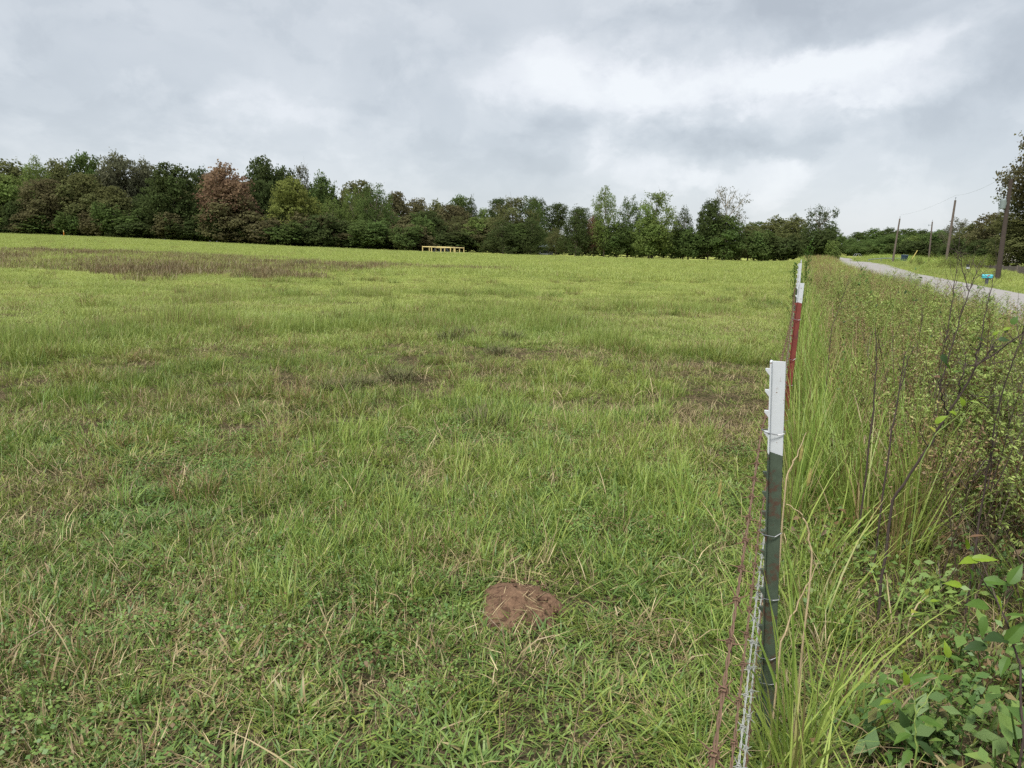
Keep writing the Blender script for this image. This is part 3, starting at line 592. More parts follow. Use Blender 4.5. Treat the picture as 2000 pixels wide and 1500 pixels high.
def lob(rng, kind):
    L_ = []
    if kind == 'oak':                  # broad, rounded, low skirts
        for k in range(15):
            a = k * 2.4 + rng.normal(0, .3); z = 0.18 + 0.68 * k / 14; rr = 0.34 * math.sin(math.pi * min(1, (z + 0.12)) ** 1.1) ** 0.6 * rng.uniform(0.6, 1.05)
            L_.append((rr * math.cos(a) + rng.normal(0, .03), rr * math.sin(a) + rng.normal(0, .03), z, rng.uniform(0.11, 0.22), rng.uniform(0.08, 0.16)))
        L_ += [(0, 0, 0.45, 0.30, 0.26), (rng.normal(0, .05), 0, 0.86, 0.14, 0.12)]
    elif kind == 'tall':               # tall crown on a clearer bole
        for k in range(13):
            a = k * 2.4 + rng.normal(0, .3); z = 0.36 + 0.52 * k / 12; rr = rng.uniform(0.12, 0.32) * (1.15 - 0.6 * k / 12)
            L_.append((rr * math.cos(a), rr * math.sin(a), z, rng.uniform(0.13, 0.2), rng.uniform(0.07, 0.12)))
        L_ += [(0, 0, 0.6, 0.22, 0.22), (0, 0, 0.9, 0.12, 0.09)]
    elif kind == 'feather':            # light, pointed sprays
        for k in range(22):
            a = k * 2.4; z = 0.20 + 0.75 * k / 21; rr = 0.36 * (1 - ((z - 0.35) / 0.68) ** 2) ** 0.7 * rng.uniform(0.5, 1.1) if z > 0.35 else rng.uniform(0.15, 0.3)
            L_.append((rr * math.cos(a), rr * math.sin(a), z, rng.uniform(0.08, 0.13), rng.uniform(0.08, 0.15)))
        L_ += [(0, 0, 0.42, 0.24, 0.22)]
    elif kind == 'cedar':
        for k in range(20):
            a = k * 2.4; z = 0.10 + 0.82 * k / 19; rr = 0.36 * (1.02 - z) ** 0.65 * rng.uniform(0.7, 1.0); L_.append((rr * math.cos(a), rr * math.sin(a), z, 0.17 * (1.08 - 0.7 * z), 0.12))
        L_ += [(0, 0, 0.3, 0.34, 0.26), (0, 0, 0.55, 0.24, 0.26), (0, 0, 0.8, 0.12, 0.2)]
    elif kind == 'pine':
        for k in range(14):
            a = k * 2.4; z = 0.48 + 0.46 * k / 13; rr = 0.36 * (1.12 - z) ** 0.6 * rng.uniform(0.4, 1.1); L_.append((rr * math.cos(a), rr * math.sin(a), z, rng.uniform(0.12, 0.17), rng.uniform(0.04, 0.065)))
        L_ += [(0, 0, 0.7, 0.2, 0.16), (0, 0, 0.93, 0.13, 0.06)]
    elif kind == 'spiky':              # ragged, sprays pointing up and out
        for k in range(24):
            a = k * 2.4; z = 0.12 + 0.55 * k / 23; rr = 0.30 * rng.uniform(0.5, 1.15); L_.append((rr * math.cos(a), rr * math.sin(a), z, 0.12, 0.09))
        for k in range(9):
            a = k * 0.7; L_.append((0.36 * math.cos(a) * rng.uniform(0.3, 1), 0.36 * math.sin(a) * rng.uniform(0.3, 1), 0.70 + 0.22 * rng.random(), 0.05, 0.11))
    elif kind == 'sparse':
        for k in range(22):
            a = k * 2.4; z = 0.32 + 0.62 * k / 21; rr = 0.38 * math.sin(math.pi * (z - 0.22) / 0.82) ** 0.7 * rng.uniform(0.4, 1.1); L_.append((rr * math.cos(a), rr * math.sin(a), z, 0.13, 0.09))
    else:                              # bush
        for k in range(13):
            a = k * 2.4; z = 0.22 + 0.55 * rng.random(); rr = rng.uniform(0.1, 0.33); L_.append((rr * math.cos(a), rr * math.sin(a), z, rng.uniform(0.14, 0.2), rng.uniform(0.16, 0.24)))
        L_ += [(0, 0, 0.4, 0.3, 0.36)]
    return L_
SPEC = dict(oak=(11000, 0.033, 0.8, 0.22, 0), tall=(9000, 0.032, 0.8, 0.25, 1), feather=(8500, 0.030, 0.5, 0.3, 2), cedar=(9500, 0.030, 0.5, 0.15, 0), pine=(7500, 0.030, 0.45, 0.3, 2), spiky=(7000, 0.032, 0.5, 0.3, 3), sparse=(1700, 0.024, 0.7, 0.5, 9), bush=(7000, 0.05, 0.75, 0.2, 1), near=(42000, 0.018, 0.75, 0.3, 3), neartall=(40000, 0.0165, 0.75, 0.3, 4))
KINDS = {}
rt = np.random.default_rng(5)
for kd, (n, sz, asp, inn, tw) in SPEC.items():
    KINDS[kd] = []
    for q in range(3 if kd in ('oak', 'tall', 'feather', 'bush') else 2 if kd in ('cedar', 'pine') else 1):
        L_ = lob(rt, {'near': 'oak', 'neartall': 'tall'}.get(kd, kd)); KINDS[kd].append((crown_mesh(rt, L_, n, sz, asp, inner=inn), trunk_mesh(rt, L_, 0.9 if kd in ('cedar', 'pine', 'sparse', 'spiky') else 0.75, 0.020 if kd != 'bush' else 0.03, M_palebark if kd == 'sparse' else None, tw)))
NAMES = dict(near='broadleaf_tree', neartall='broadleaf_tree', oak='broadleaf_tree', tall='broadleaf_tree', feather='slender_tree', cedar='cedar_tree', pine='pine_tree', spiky='broadleaf_tree', sparse='twiggy_tree', bush='shrub')
rtr = random.Random(3)
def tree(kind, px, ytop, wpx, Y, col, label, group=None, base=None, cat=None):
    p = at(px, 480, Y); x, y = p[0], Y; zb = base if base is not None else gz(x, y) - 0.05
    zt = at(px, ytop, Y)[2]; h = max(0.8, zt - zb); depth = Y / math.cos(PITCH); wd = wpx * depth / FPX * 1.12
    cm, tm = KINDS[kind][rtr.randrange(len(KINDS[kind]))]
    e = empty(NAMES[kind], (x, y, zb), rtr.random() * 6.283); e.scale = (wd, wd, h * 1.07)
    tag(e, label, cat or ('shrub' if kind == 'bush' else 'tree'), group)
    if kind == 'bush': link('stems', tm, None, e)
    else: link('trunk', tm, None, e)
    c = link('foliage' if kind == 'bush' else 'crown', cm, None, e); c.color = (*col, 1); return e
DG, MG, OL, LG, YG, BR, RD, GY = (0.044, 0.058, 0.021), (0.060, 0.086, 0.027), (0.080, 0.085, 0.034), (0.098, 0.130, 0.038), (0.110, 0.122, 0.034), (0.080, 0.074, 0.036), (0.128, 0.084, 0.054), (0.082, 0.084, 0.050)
LW = 'trees of the left woods'; CW = 'trees of the middle woods'; FR = 'trees along the far field edge'; RW = 'trees beyond the road'
T = [
 ('oak', -60, 330, 150, 140, OL, 'olive tree beyond the left edge of the field woods', LW), ('oak', -170, 325, 160, 138, MG, 'green tree far out at the left end of the woods', LW), ('oak', -300, 320, 170, 138, OL, 'outermost olive tree of the woods on the left', LW),
 ('oak', 18, 345, 115, 138, LG, 'light green bushy tree at the left end of the woods', LW), ('tall', 30, 323, 150, 152, OL, 'dull olive tree top showing behind the light green bushy tree', LW),
 ('feather', 83, 326, 75, 146, LG, 'bright green slender tree second from the left in the woods', LW), ('oak', 130, 321, 85, 150, OL, 'olive brown tree with a rounded top left of the tallest green tip', LW),
 ('tall', 178, 308, 78, 152, MG, 'tall green tree with a dark tip, high point of the left woods', LW), ('oak', 100, 356, 105, 136, BR, 'dark brownish tree in front at the left, above the orange stake', LW),
 ('oak', 172, 345, 110, 138, OL, 'broad olive tree in the front row below the tall dark tipped tree', LW), ('tall', 241, 309, 92, 142, GY, 'tall tree with a thin see-through grey olive top', LW),
 ('oak', 225, 370, 95, 136, OL, 'olive tree with pale bare limbs, below the thin topped tall tree', LW), ('tall', 292, 321, 64, 146, GY, 'grey round-topped tree between the thin topped tree and the very dark oak', LW),
 ('oak', 290, 385, 75, 138, DG, 'dark understory tree beneath the grey round-topped tree', LW), ('oak', 345, 327, 108, 134, DG, 'very dark green big oak standing left of the red tinged tree', LW),
 ('tall', 402, 337, 62, 152, DG, 'small dark tree top peeking out just left of the red tinged tree', LW), ('oak', 448, 331, 122, 134, RD, 'reddish brown autumn tree, the only red crown in the left woods', LW),
 ('oak', 455, 385, 120, 132, BR, 'dark brownish tree standing below the reddish autumn crown', LW), ('tall', 520, 318, 88, 146, DG, 'tall dark green tree right behind the reddish autumn tree', LW),
 ('tall', 512, 360, 70, 138, DG, 'dark narrow tree between the reddish tree and the yellowish one', LW), ('tall', 556, 334, 72, 150, DG, 'dark ragged tree top above the yellowish green tree', LW),
 ('feather', 592, 337, 52, 150, GY, 'grey green pointed tree top right of the dark ragged top', LW), ('oak', 577, 354, 92, 134, YG, 'yellowish green tree, the yellowest of the left woods', LW),
 ('oak', 632, 348, 64, 150, MG, 'mid green tree with a ragged top right of the yellowish tree', LW), ('oak', 702, 360, 86, 152, OL, 'olive dome shaped tree on the falling skyline', LW),
 ('feather', 650, 398, 66, 136, LG, 'pale green feathery tree in front of the mid green ragged one', LW), ('feather', 690, 382, 54, 138, LG, 'light green spire shaped tree in front of the olive dome', LW),
 ('feather', 735, 374, 86, 134, MG, 'green cone shaped tree at the right end of the left woods', LW), ('bush', 640, 424, 92, 128, DG, 'dark green bushy clump in front of the pale feathery tree', LW),
 ('bush', 720, 435, 90, 127, MG, 'green bushy clump at the foot of the cone shaped tree', LW), ('bush', 793, 442, 60, 126, MG, 'green bush at the corner of the woods left of the yellow pipe fence', LW),
 ('bush', 560, 430, 90, 128, MG, 'dark green bush at the foot of the yellowish tree', LW),
 ('oak', 775, 380, 66, 165, BR, 'brownish tree on the skyline right of the cone shaped tree', CW), ('oak', 815, 393, 70, 172, BR, 'brown olive tree on the skyline above the yellow pipe fence', CW), ('oak', 850, 398, 60, 178, OL, 'olive tree on the skyline just right of the brown olive one', CW),
 ('tall', 898, 387, 62, 168, MG, 'tall green tree standing out on the skyline behind the yellow pipe fence', CW), ('feather', 922, 396, 36, 166, DG, 'dark spiky tree leaning against the tall green skyline tree', CW), ('oak', 880, 405, 90, 160, BR, 'brownish dome shaped tree below the tall green skyline tree', CW),
 ('feather', 845, 432, 60, 152, OL, 'pale olive young tree behind the left half of the yellow pipe fence', CW), ('feather', 890, 428, 60, 152, OL, 'pale olive young tree behind the right half of the yellow pipe fence', CW), ('oak', 933, 428, 66, 150, LG, 'light green bushy tree right of the yellow pipe fence', CW), ('oak', 945, 412, 50, 172, LG, 'pale rounded tree in the skyline dip between two woods', CW),
 ('pine', 975, 394, 76, 158, DG, 'dark pine behind the left side of the middle clump', CW), ('feather', 1000, 395, 98, 138, OL, 'light olive tree with grey limbs in the middle clump', CW), ('feather', 1035, 398, 76, 140, MG, 'green tree at the right side of the middle clump', CW),
 ('cedar', 982, 436, 92, 130, DG, 'dark spreading cedar at the left foot of the middle clump', CW), ('cedar', 1037, 432, 76, 130, DG, 'dark cedar at the right foot of the middle clump', CW), ('oak', 1012, 440, 80, 132, MG, 'green tree filling the middle clump between its two cedars', CW),
 ('pine', 1050, 394, 66, 166, DG, 'dark pine rising behind the right side of the middle clump', CW), ('pine', 1087, 403, 66, 168, DG, 'dark pine above the gap between middle clump and lone cedar', CW), ('pine', 1130, 411, 66, 172, DG, 'distant dark pine behind the lone cedar', CW), ('feather', 1085, 452, 46, 136, OL, 'small pale shrubby tree in the gap left of the lone cedar', CW),
 ('cedar', 1124, 413, 78, 127, DG, 'dark cone shaped cedar standing alone between middle clump and field edge row', FR), ('feather', 1180, 381, 62, 126, LG, 'slim yellowish green tree with a spiky top right of the lone cedar', FR), ('oak', 1160, 425, 40, 128, RD, 'small reddish tree squeezed between lone cedar and slim spiky tree', FR),
 ('feather', 1225, 398, 54, 127, MG, 'green tree with a thin top between slim spiky and big yellowish trees', FR), ('feather', 1275, 387, 98, 125, LG, 'big yellowish green tree in the middle of the field edge row', FR), ('oak', 1268, 425, 84, 124, LG, 'lower leafy tree below the big yellowish green tree', FR), ('oak', 1205, 440, 66, 126, MG, 'low green tree below the slim spiky tree', FR),
 ('feather', 1335, 416, 50, 125, DG, 'dark slim tree left of the grey twiggy tree', FR), ('oak', 1384, 396, 62, 124, DG, 'dark green tree touching the grey twiggy tree on its left', FR), ('sparse', 1412, 376, 84, 125, GY, 'grey twiggy half bare tree standing above the field edge row', FR), ('oak', 1415, 425, 84, 123, MG, 'green tree at the foot of the grey twiggy tree', FR), ('oak', 1345, 448, 76, 124, MG, 'low green tree below the dark slim tree', FR),
 ('oak', 1462, 442, 66, 128, OL, 'olive tree just right of the grey twiggy tree', FR), ('oak', 1475, 437, 60, 190, MG, 'rounded tree top far behind the olive one', FR), ('oak', 1512, 428, 80, 185, OL, 'round dull tree behind the low bushes at the far fence end', FR), ('oak', 1548, 426, 62, 178, OL, 'olive brown round tree left of the ragged spiky tree', FR),
 ('bush', 1490, 455, 66, 122, MG, 'green bush at the field edge under the round dull tree', FR), ('bush', 1532, 455, 66, 121, DG, 'dark bush at the end of the field beside the fence line', FR), ('spiky', 1596, 410, 78, 118, DG, 'ragged dark tree with upright spiky limbs at the fence end', FR), ('bush', 1600, 452, 66, 115, DG, 'dark bush at the foot of the ragged spiky tree', FR), ('bush', 1628, 472, 32, 112, LG, 'small light green bush between ragged spiky tree and road', FR),
 ('oak', 1622, 446, 48, 230, MG, 'hazy green tree behind the ragged spiky tree', RW), ('oak', 1642, 463, 44, 300, MG, 'far green tree at the vanishing end of the road', RW),
 ('oak', 1676, 455, 50, 380, MG, 'first tree of the distant ridge above the road end', RW), ('oak', 1706, 449, 58, 380, MG, 'distant ridge tree left of the far left utility pole', RW), ('oak', 1736, 448, 58, 380, DG, 'distant ridge tree just left of the thin leaning utility pole', RW), ('oak', 1768, 449, 58, 380, MG, 'distant ridge tree just right of the thin leaning utility pole', RW), ('oak', 1800, 451, 58, 380, DG, 'distant ridge tree left of the straight utility pole', RW), ('oak', 1832, 452, 58, 380, MG, 'distant ridge tree behind the straight utility pole', RW),
 ('oak', 1664, 468, 44, 250, MG, 'bushy green tree at the left side of the far meadow', RW), ('oak', 1700, 470, 66, 215, MG, 'bushy green tree behind the pale metal frame', RW), ('oak', 1748, 460, 92, 175, MG, 'broad green tree behind the thin leaning utility pole', RW), ('oak', 1792, 463, 76, 165, LG, 'light green tree behind the yellow guy wire guard', RW), ('oak', 1830, 455, 76, 150, MG, 'green tree behind the straight utility pole', RW),
 ('feather', 1868, 436, 70, 140, GY, 'thin topped grey green tree between the two middle utility poles', RW), ('oak', 1900, 440, 80, 120, OL, 'olive tree right of the tall bare utility pole', RW), ('oak', 1938, 420, 88, 105, BR, 'brownish tree with a rusty top left of the transformer pole', RW), ('oak', 1875, 470, 70, 118, DG, 'dark low tree behind the tall bare utility pole', RW), ('oak', 1925, 470, 70, 98, DG, 'dark low tree beneath the rusty topped tree', RW),
 ('neartall', 2060, 165, 240, 60, BR, 'tall brown green tree reaching in from the right edge', RW), ('near', 2035, 372, 190, 62, OL, 'olive tree behind the transformer pole at the right edge', RW), ('near', 2160, 330, 220, 62, MG, 'green tree beyond the right edge behind the board fence', RW),
]
for a in T: tree(*a[:7], group=a[7])
# dense interior and understory of the woods: look-alikes
fr_ = random.Random(9)
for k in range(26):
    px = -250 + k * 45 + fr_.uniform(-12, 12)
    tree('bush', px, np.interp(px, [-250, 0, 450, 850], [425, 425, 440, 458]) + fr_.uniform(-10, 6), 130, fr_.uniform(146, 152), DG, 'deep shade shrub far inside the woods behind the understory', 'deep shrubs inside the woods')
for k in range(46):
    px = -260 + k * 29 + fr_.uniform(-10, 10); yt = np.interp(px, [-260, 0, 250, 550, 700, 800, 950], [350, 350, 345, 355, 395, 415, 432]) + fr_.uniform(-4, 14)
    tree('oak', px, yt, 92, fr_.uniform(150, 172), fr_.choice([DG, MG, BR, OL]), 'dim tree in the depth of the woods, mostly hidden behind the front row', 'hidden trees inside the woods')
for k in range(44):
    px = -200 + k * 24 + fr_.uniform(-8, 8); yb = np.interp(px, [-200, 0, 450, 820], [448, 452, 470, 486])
    tree('bush', px, yb - fr_.uniform(10, 60), fr_.uniform(38, 95), np.interp(px, [-200, 500, 840], [137, 131, 130]) + fr_.uniform(-2, 3), fr_.choice([DG, DG, MG, BR]), 'low dark shrub in the understory along the foot of the left and middle woods', 'understory shrubs of the woods')  # leaf colours picked darker, painting in the shadow at the woods' foot
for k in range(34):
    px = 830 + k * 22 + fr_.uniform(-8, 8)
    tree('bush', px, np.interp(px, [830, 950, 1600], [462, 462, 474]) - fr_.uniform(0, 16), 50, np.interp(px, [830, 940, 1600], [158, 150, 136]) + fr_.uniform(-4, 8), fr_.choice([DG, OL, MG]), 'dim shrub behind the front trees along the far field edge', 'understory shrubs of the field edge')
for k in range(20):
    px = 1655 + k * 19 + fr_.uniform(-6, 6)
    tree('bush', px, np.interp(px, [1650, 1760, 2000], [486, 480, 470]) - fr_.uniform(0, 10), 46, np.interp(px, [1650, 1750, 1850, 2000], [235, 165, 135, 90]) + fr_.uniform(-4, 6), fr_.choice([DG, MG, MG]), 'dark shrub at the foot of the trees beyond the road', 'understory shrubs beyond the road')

# ------------------------------------------------------------------ T-post fence with barbed wire
M_white = simple('white_post_paint', (0.48, 0.50, 0.52), 0.7, var=0.08, scale=60, col2=(0.17, 0.09, 0.05), thr=(0.615, 0.65))
M_green = simple('green_post_paint', (0.055, 0.074, 0.050), 0.6, var=0.6, scale=22, col2=(0.075, 0.04, 0.026), thr=(0.51, 0.62))
M_red = simple('red_oxide_post', (0.17, 0.035, 0.026), 0.65, var=0.3, scale=16, col2=(0.09, 0.035, 0.03), thr=(0.55, 0.7))
M_rust = simple('rusty_wire', (0.125, 0.074, 0.047), 0.95, var=0.35, scale=60)
M_galv = simple('weathered_wire', (0.27, 0.275, 0.25), 0.85, 0.0, var=0.3, scale=80, col2=(0.16, 0.17, 0.15), thr=(0.55, 0.62))
M_tie = simple('tie_wire', (0.25, 0.25, 0.26), 0.45, 0.8, var=0.3, scale=90)
RZF = -R(21.8)
def post_xf(base, lean):
    c, s_ = math.cos(RZF), math.sin(RZF)
    return lambda p: (base[0] + p[0] * c - p[1] * s_ + lean[0] * p[2], base[1] + p[0] * s_ + p[1] * c + lean[1] * p[2], base[2] + p[2])
WIRES = [(1.02, 0), (0.705, 0), (0.50, 1), (0.30, 1), (0.215, 0)]
POSTS = []
def t_post(base, h, lean, white, mat, label, detail=True):
    f_ = post_xf((0, 0, 0), lean); e = empty('fence_post', base); tag(e, label, 'fence post', 'steel posts of the barbed wire fence')
    def seg(name, z0, z1, m):
        mb = MB(); rr = random.Random(int(z1 * 1000))
        nz = max(2, int((z1 - z0) / 0.08)); zs = [z0 + (z1 - z0) * k / nz for k in range(nz + 1)]
        prof = [(-0.027, -0.0185), (-0.0225, -0.0185), (-0.0205, -0.004), (0.0145, -0.003), (0.0155, 0.003), (-0.0205, 0.004), (-0.0225, 0.0185), (-0.027, 0.0185)]
        eb = [0.004, -0.003, 0.003, -0.006, 0.004, 0.005, -0.002, 0.001]; V_ = [(a + rr.gauss(0, .00006), b, z + (eb[q_] if (z == z1 and name == 'shaft') or (z == z0 and name == 'white_tip') else 0)) for z in zs for q_, (a, b) in enumerate(prof)]; F_ = []
        for k in range(nz):
            for q in range(8): F_.append((k * 8 + q, k * 8 + (q + 1) % 8, (k + 1) * 8 + (q + 1) % 8, (k + 1) * 8 + q))
        F_ += [tuple(range(7, -1, -1)), tuple(nz * 8 + q for q in range(8))]; mb.add(V_, F_)
        z = math.ceil(z0 / 0.062) * 0.062 + 0.02
        while z < z1 - 0.01:           # studs along the face
            mb.add([(-0.0268, -0.007, z - 0.012), (-0.0268, 0.007, z - 0.012), (-0.0268, 0.007, z + 0.008), (-0.0268, -0.007, z + 0.008), (-0.039, -0.005, z + 0.003), (-0.039, 0.005, z + 0.003), (-0.039, 0.005, z + 0.008), (-0.039, -0.005, z + 0.008)],
                   [(0, 1, 5, 4), (1, 2, 6, 5), (2, 3, 7, 6), (3, 0, 4, 7), (4, 5, 6, 7)]); z += 0.062
        mb.v = [f_(p) for p in mb.v]; return mb.build(name, m, e)
    seg('shaft', -0.15, h - white, mat); seg('white_tip', h - white, h, M_white)
    if detail:
        for zt, _ in WIRES:
            mb = MB(); rr = random.Random(int(zt * 99)); pts = [(-0.045, -0.005, zt + .004), (-0.03, -0.022, zt), (0.0, -0.0105, zt - 0.006), (0.018, -0.006, zt + rr.uniform(-.004, .012)), (0.0195, 0.005, zt + 0.004), (0.0, 0.012, zt), (-0.03, 0.022, zt), (-0.046, 0.006, zt + .002)]
            mb.tube([f_(p) for p in pts], 0.0014, 5); mb.build('wire_tie', M_tie, e)
    POSTS.append((np.array(base, float), lean)); return e
p_ = xy(-1.95, 0.05); t_post((p_[0], p_[1], gz(*p_)), 1.24, (0, 0), 0.3, M_green, 'green steel post with white tip standing behind the viewer')
b1 = np.array([0.838, 2.0, gz(0.838, 2.0)]); t1 = at(1524, 706, 2.0); h1 = t1[2] - b1[2]
t_post(tuple(b1), h1, ((t1[0] - b1[0]) / h1, 0), t1[2] - at(1517, 885, 2.0)[2], M_green, 'nearest fence post, dark green with a broad white painted tip')
b2 = np.array([2.19, 5.5, gz(2.19, 5.5)]); t2 = at(1567, 553, 5.5); h2 = t2[2] - b2[2]
t_post(tuple(b2), h2, ((t2[0] - b2[0]) / h2, 0), t2[2] - at(1565, 591, 5.5)[2], M_red, 'rust red fence post with a white tip, second from the viewer')
b3 = np.array([3.80, 9.5, gz(3.80, 9.5)]); t3 = at(1564, 514, 9.5); h3 = t3[2] - b3[2]
t_post(tuple(b3), h3, ((t3[0] - b3[0]) / h3, 0), 0.32, M_green, 'farthest visible fence post, its white tip rising over the red post')
for k in range(8):
    q = xy(14.4 + 4.2 * k, 0.0); t_post((q[0], q[1], gz(*q)), 1.12, (0, 0), 0.05, M_green, 'low green fence post farther along the fence, lost behind the nearer posts', False)
for si, (zw, mt) in enumerate(WIRES):
    way = []
    for b, ln in POSTS:
        o = post_xf(b, ln)((-0.046, 0, zw)); way.append(np.array(o))
    mb = MB(); rr = np.random.default_rng(40 + si)
    for k in range(len(way) - 1):
        a, b = way[k], way[k + 1]; L_ = np.linalg.norm(b - a); d = (b - a) / L_; sag = 0.012 + 0.01 * rr.random()
        pos = lambda tt: a + (b - a) * tt - np.array([0, 0, 4 * sag * tt * (1 - tt)])
        s1 = np.cross(d, [0, 0, 1.0]); s1 /= np.linalg.norm(s1); s2 = np.cross(s1, d)
        if k < 3:
            n = int(L_ / 0.012)
            for ph in (0, math.pi):
                mb.tube([pos(i_ / n) + 0.0016 * (math.cos(ph + i_ * 0.012 * 75) * s1 + math.sin(ph + i_ * 0.012 * 75) * s2) for i_ in range(n + 1)], 0.0014, 5)
            z = 0.06
            while z < L_:
                c = pos(z / L_); a0 = rr.random() * 3.14
                mb.tube([c + d * (i_ - 6) * 0.0011 + 0.0055 * (math.cos(a0 + i_ * 1.05) * s1 + math.sin(a0 + i_ * 1.05) * s2) for i_ in range(13)], 0.0014, 4)
                for sgn in (1, -1):
                    for da in (0, 1.57):
                        dr = math.cos(a0 + da) * s1 + math.sin(a0 + da) * s2; mb.tube([c + d * 0.004 * sgn + sgn * dr * 0.003, c + d * 0.006 * sgn + sgn * dr * 0.021], [0.0014, 0.0005], 4)
                z += 0.115 + 0.02 * rr.random()
        else:
            mb.tube([pos(i_ / 5) for i_ in range(6)], 0.0026, 4)
    o = mb.build('barbed_wire', M_galv if mt else M_rust)
    tag(o, ['top rusty strand of barbed wire, drooping towards the viewer', 'second strand of barbed wire from the top, thin and rusty', 'middle strand of barbed wire, whitened and flaking', 'fourth strand of barbed wire from the top, pale and weathered', 'lowest barbed wire strand, rusty and deep in the grass'][si], 'barbed wire', 'barbed wire strands of the fence')

# ------------------------------------------------------------------ dirt mound and dark tufts in the field
M_soil = simple('ant_mound_soil', (0.145, 0.088, 0.055), 0.95, var=0.6, scale=40, col2=(0.07, 0.04, 0.026), thr=(0.5, 0.62), bump_=1.0, spec=0.1)
n = 30; V_, F_ = [(MOUND[0], MOUND[1], gz(MOUND[0], MOUND[1]) + 0.085)], []
for r_i in range(1, 7):
    for k in range(n):
        a = 2 * math.pi * k / n; rad = 0.20 * r_i / 6 * (1 + 0.95 * (float(vnoise(2.2 * math.cos(a) + 5, 2.2 * math.sin(a) + 5, 9)) - 0.4)); x, y = MOUND[0] + rad * math.cos(a) * 0.85, MOUND[1] + rad * math.sin(a) * 1.45
        V_.append((x, y, gz(x, y) + 0.085 * math.cos(r_i / 6 * 1.7) + 0.06 * (float(fbm(x * 16, y * 16, 4, 3)) - 0.5) + 0.002))
for k in range(n): F_.append((0, 1 + k, 1 + (k + 1) % n))
for q in range(70):                    # loose crumbs of soil
    rr = np.random.default_rng(q); a = rr.random() * 6.283; rad = 0.21 * math.sqrt(rr.random()); x, y = MOUND[0] + rad * math.cos(a) * 0.85, MOUND[1] + rad * math.sin(a) * 1.4; z = gz(x, y) + 0.085 * math.cos(min(1.0, rad / 0.2) * 1.7) + 0.01; b = len(V_); sz = rr.uniform(0.004, 0.014)
    V_ += [(x + sz * p[0] * rr.uniform(.6, 1.2), y + sz * p[1] * rr.uniform(.6, 1.2), z + sz * p[2] * rr.uniform(.5, 1.0)) for p in ((1, 0, 0), (0, 1, 0), (-1, 0, 0), (0, -1, 0), (0, 0, 1), (0, 0, -1))]
    F_ += [(b + i_, b + j_, b + 4) for i_, j_ in ((0, 1), (1, 2), (2, 3), (3, 0))] + [(b + j_, b + i_, b + 5) for i_, j_ in ((0, 1), (1, 2), (2, 3), (3, 0))]
for r_i in range(5):
    for k in range(n): F_.append((1 + r_i * n + k, 1 + (r_i + 1) * n + k, 1 + (r_i + 1) * n + (k + 1) % n, 1 + r_i * n + (k + 1) % n))
tag(MB().add(V_, F_).build('dirt_mound', M_soil, smooth=True), 'small bare reddish brown dirt mound in the near grass', 'dirt mound')
rs_ = np.random.default_rng(77); n = 26; a = rs_.random(n) * 6.283; r_ = 0.17 * np.sqrt(rs_.random(n)); sx, sy = MOUND[0] + r_ * np.cos(a), MOUND[1] + r_ * np.sin(a) * 1.2
scatter('mound_straw', [proto('straw_source', [blades(rs_, 2, 0.02, 0.075, 0.0018, 0.15, 0.3, 2, lvar=0.5)], M_straw)], np.stack([sx, sy, ground(sx, sy) + 0.075], -1), np.stack([1.4 + rs_.normal(0, 0.12, n), np.zeros(n), rs_.random(n) * 6.28], -1), np.ones((n, 3)), np.ones(n), np.zeros(n))
M_tuft = simple('dark_tuft', (0.105, 0.10, 0.042), 0.8, var=0.5, scale=30)
for px, py, sz, lab in [(880, 667, .30, 'dark rounded uncut tuft, the darkest in the middle of the mown field'), (912, 655, .22, 'small dark tuft just behind the darkest rounded tuft'), (651, 768, .24, 'dark tuft standing alone left of the tall light grass'), (708, 757, .2, 'brownish tuft just right of the lone dark tuft'), (998, 664, .26, 'brownish tuft with a pale dead stalk beside it'), (1116, 634, .3, 'wide brown green tuft farther back towards the fence line'), (780, 745, .26, 'low wide brownish tuft in the mown field'), (975, 694, .24, 'low dark tuft nearest the tall light grass patch'), (945, 835, .26, 'dark tuft at the edge of the reddish dry patch'), (590, 520, .5, 'dark tuft in the pale strip behind the brown band')]:
    p = gnd(px, py); rr = np.random.default_rng(px); v_, f_, t_ = blades(rr, 240, sz * 0.75, sz * 0.85, 0.006 if py > 560 else 0.02, 0.5, 1.1, 3, 0.8); me = arr_mesh('grass_tuft', v_, f_, {'tint': ('FLOAT_COLOR', t_)})
    o = link('grass_tuft', me, M_tuft); o.location = (p[0], p[1], gz(p[0], p[1]) - 0.01); tag(o, lab, 'grass tuft', 'dark uncut tufts on the mown field')

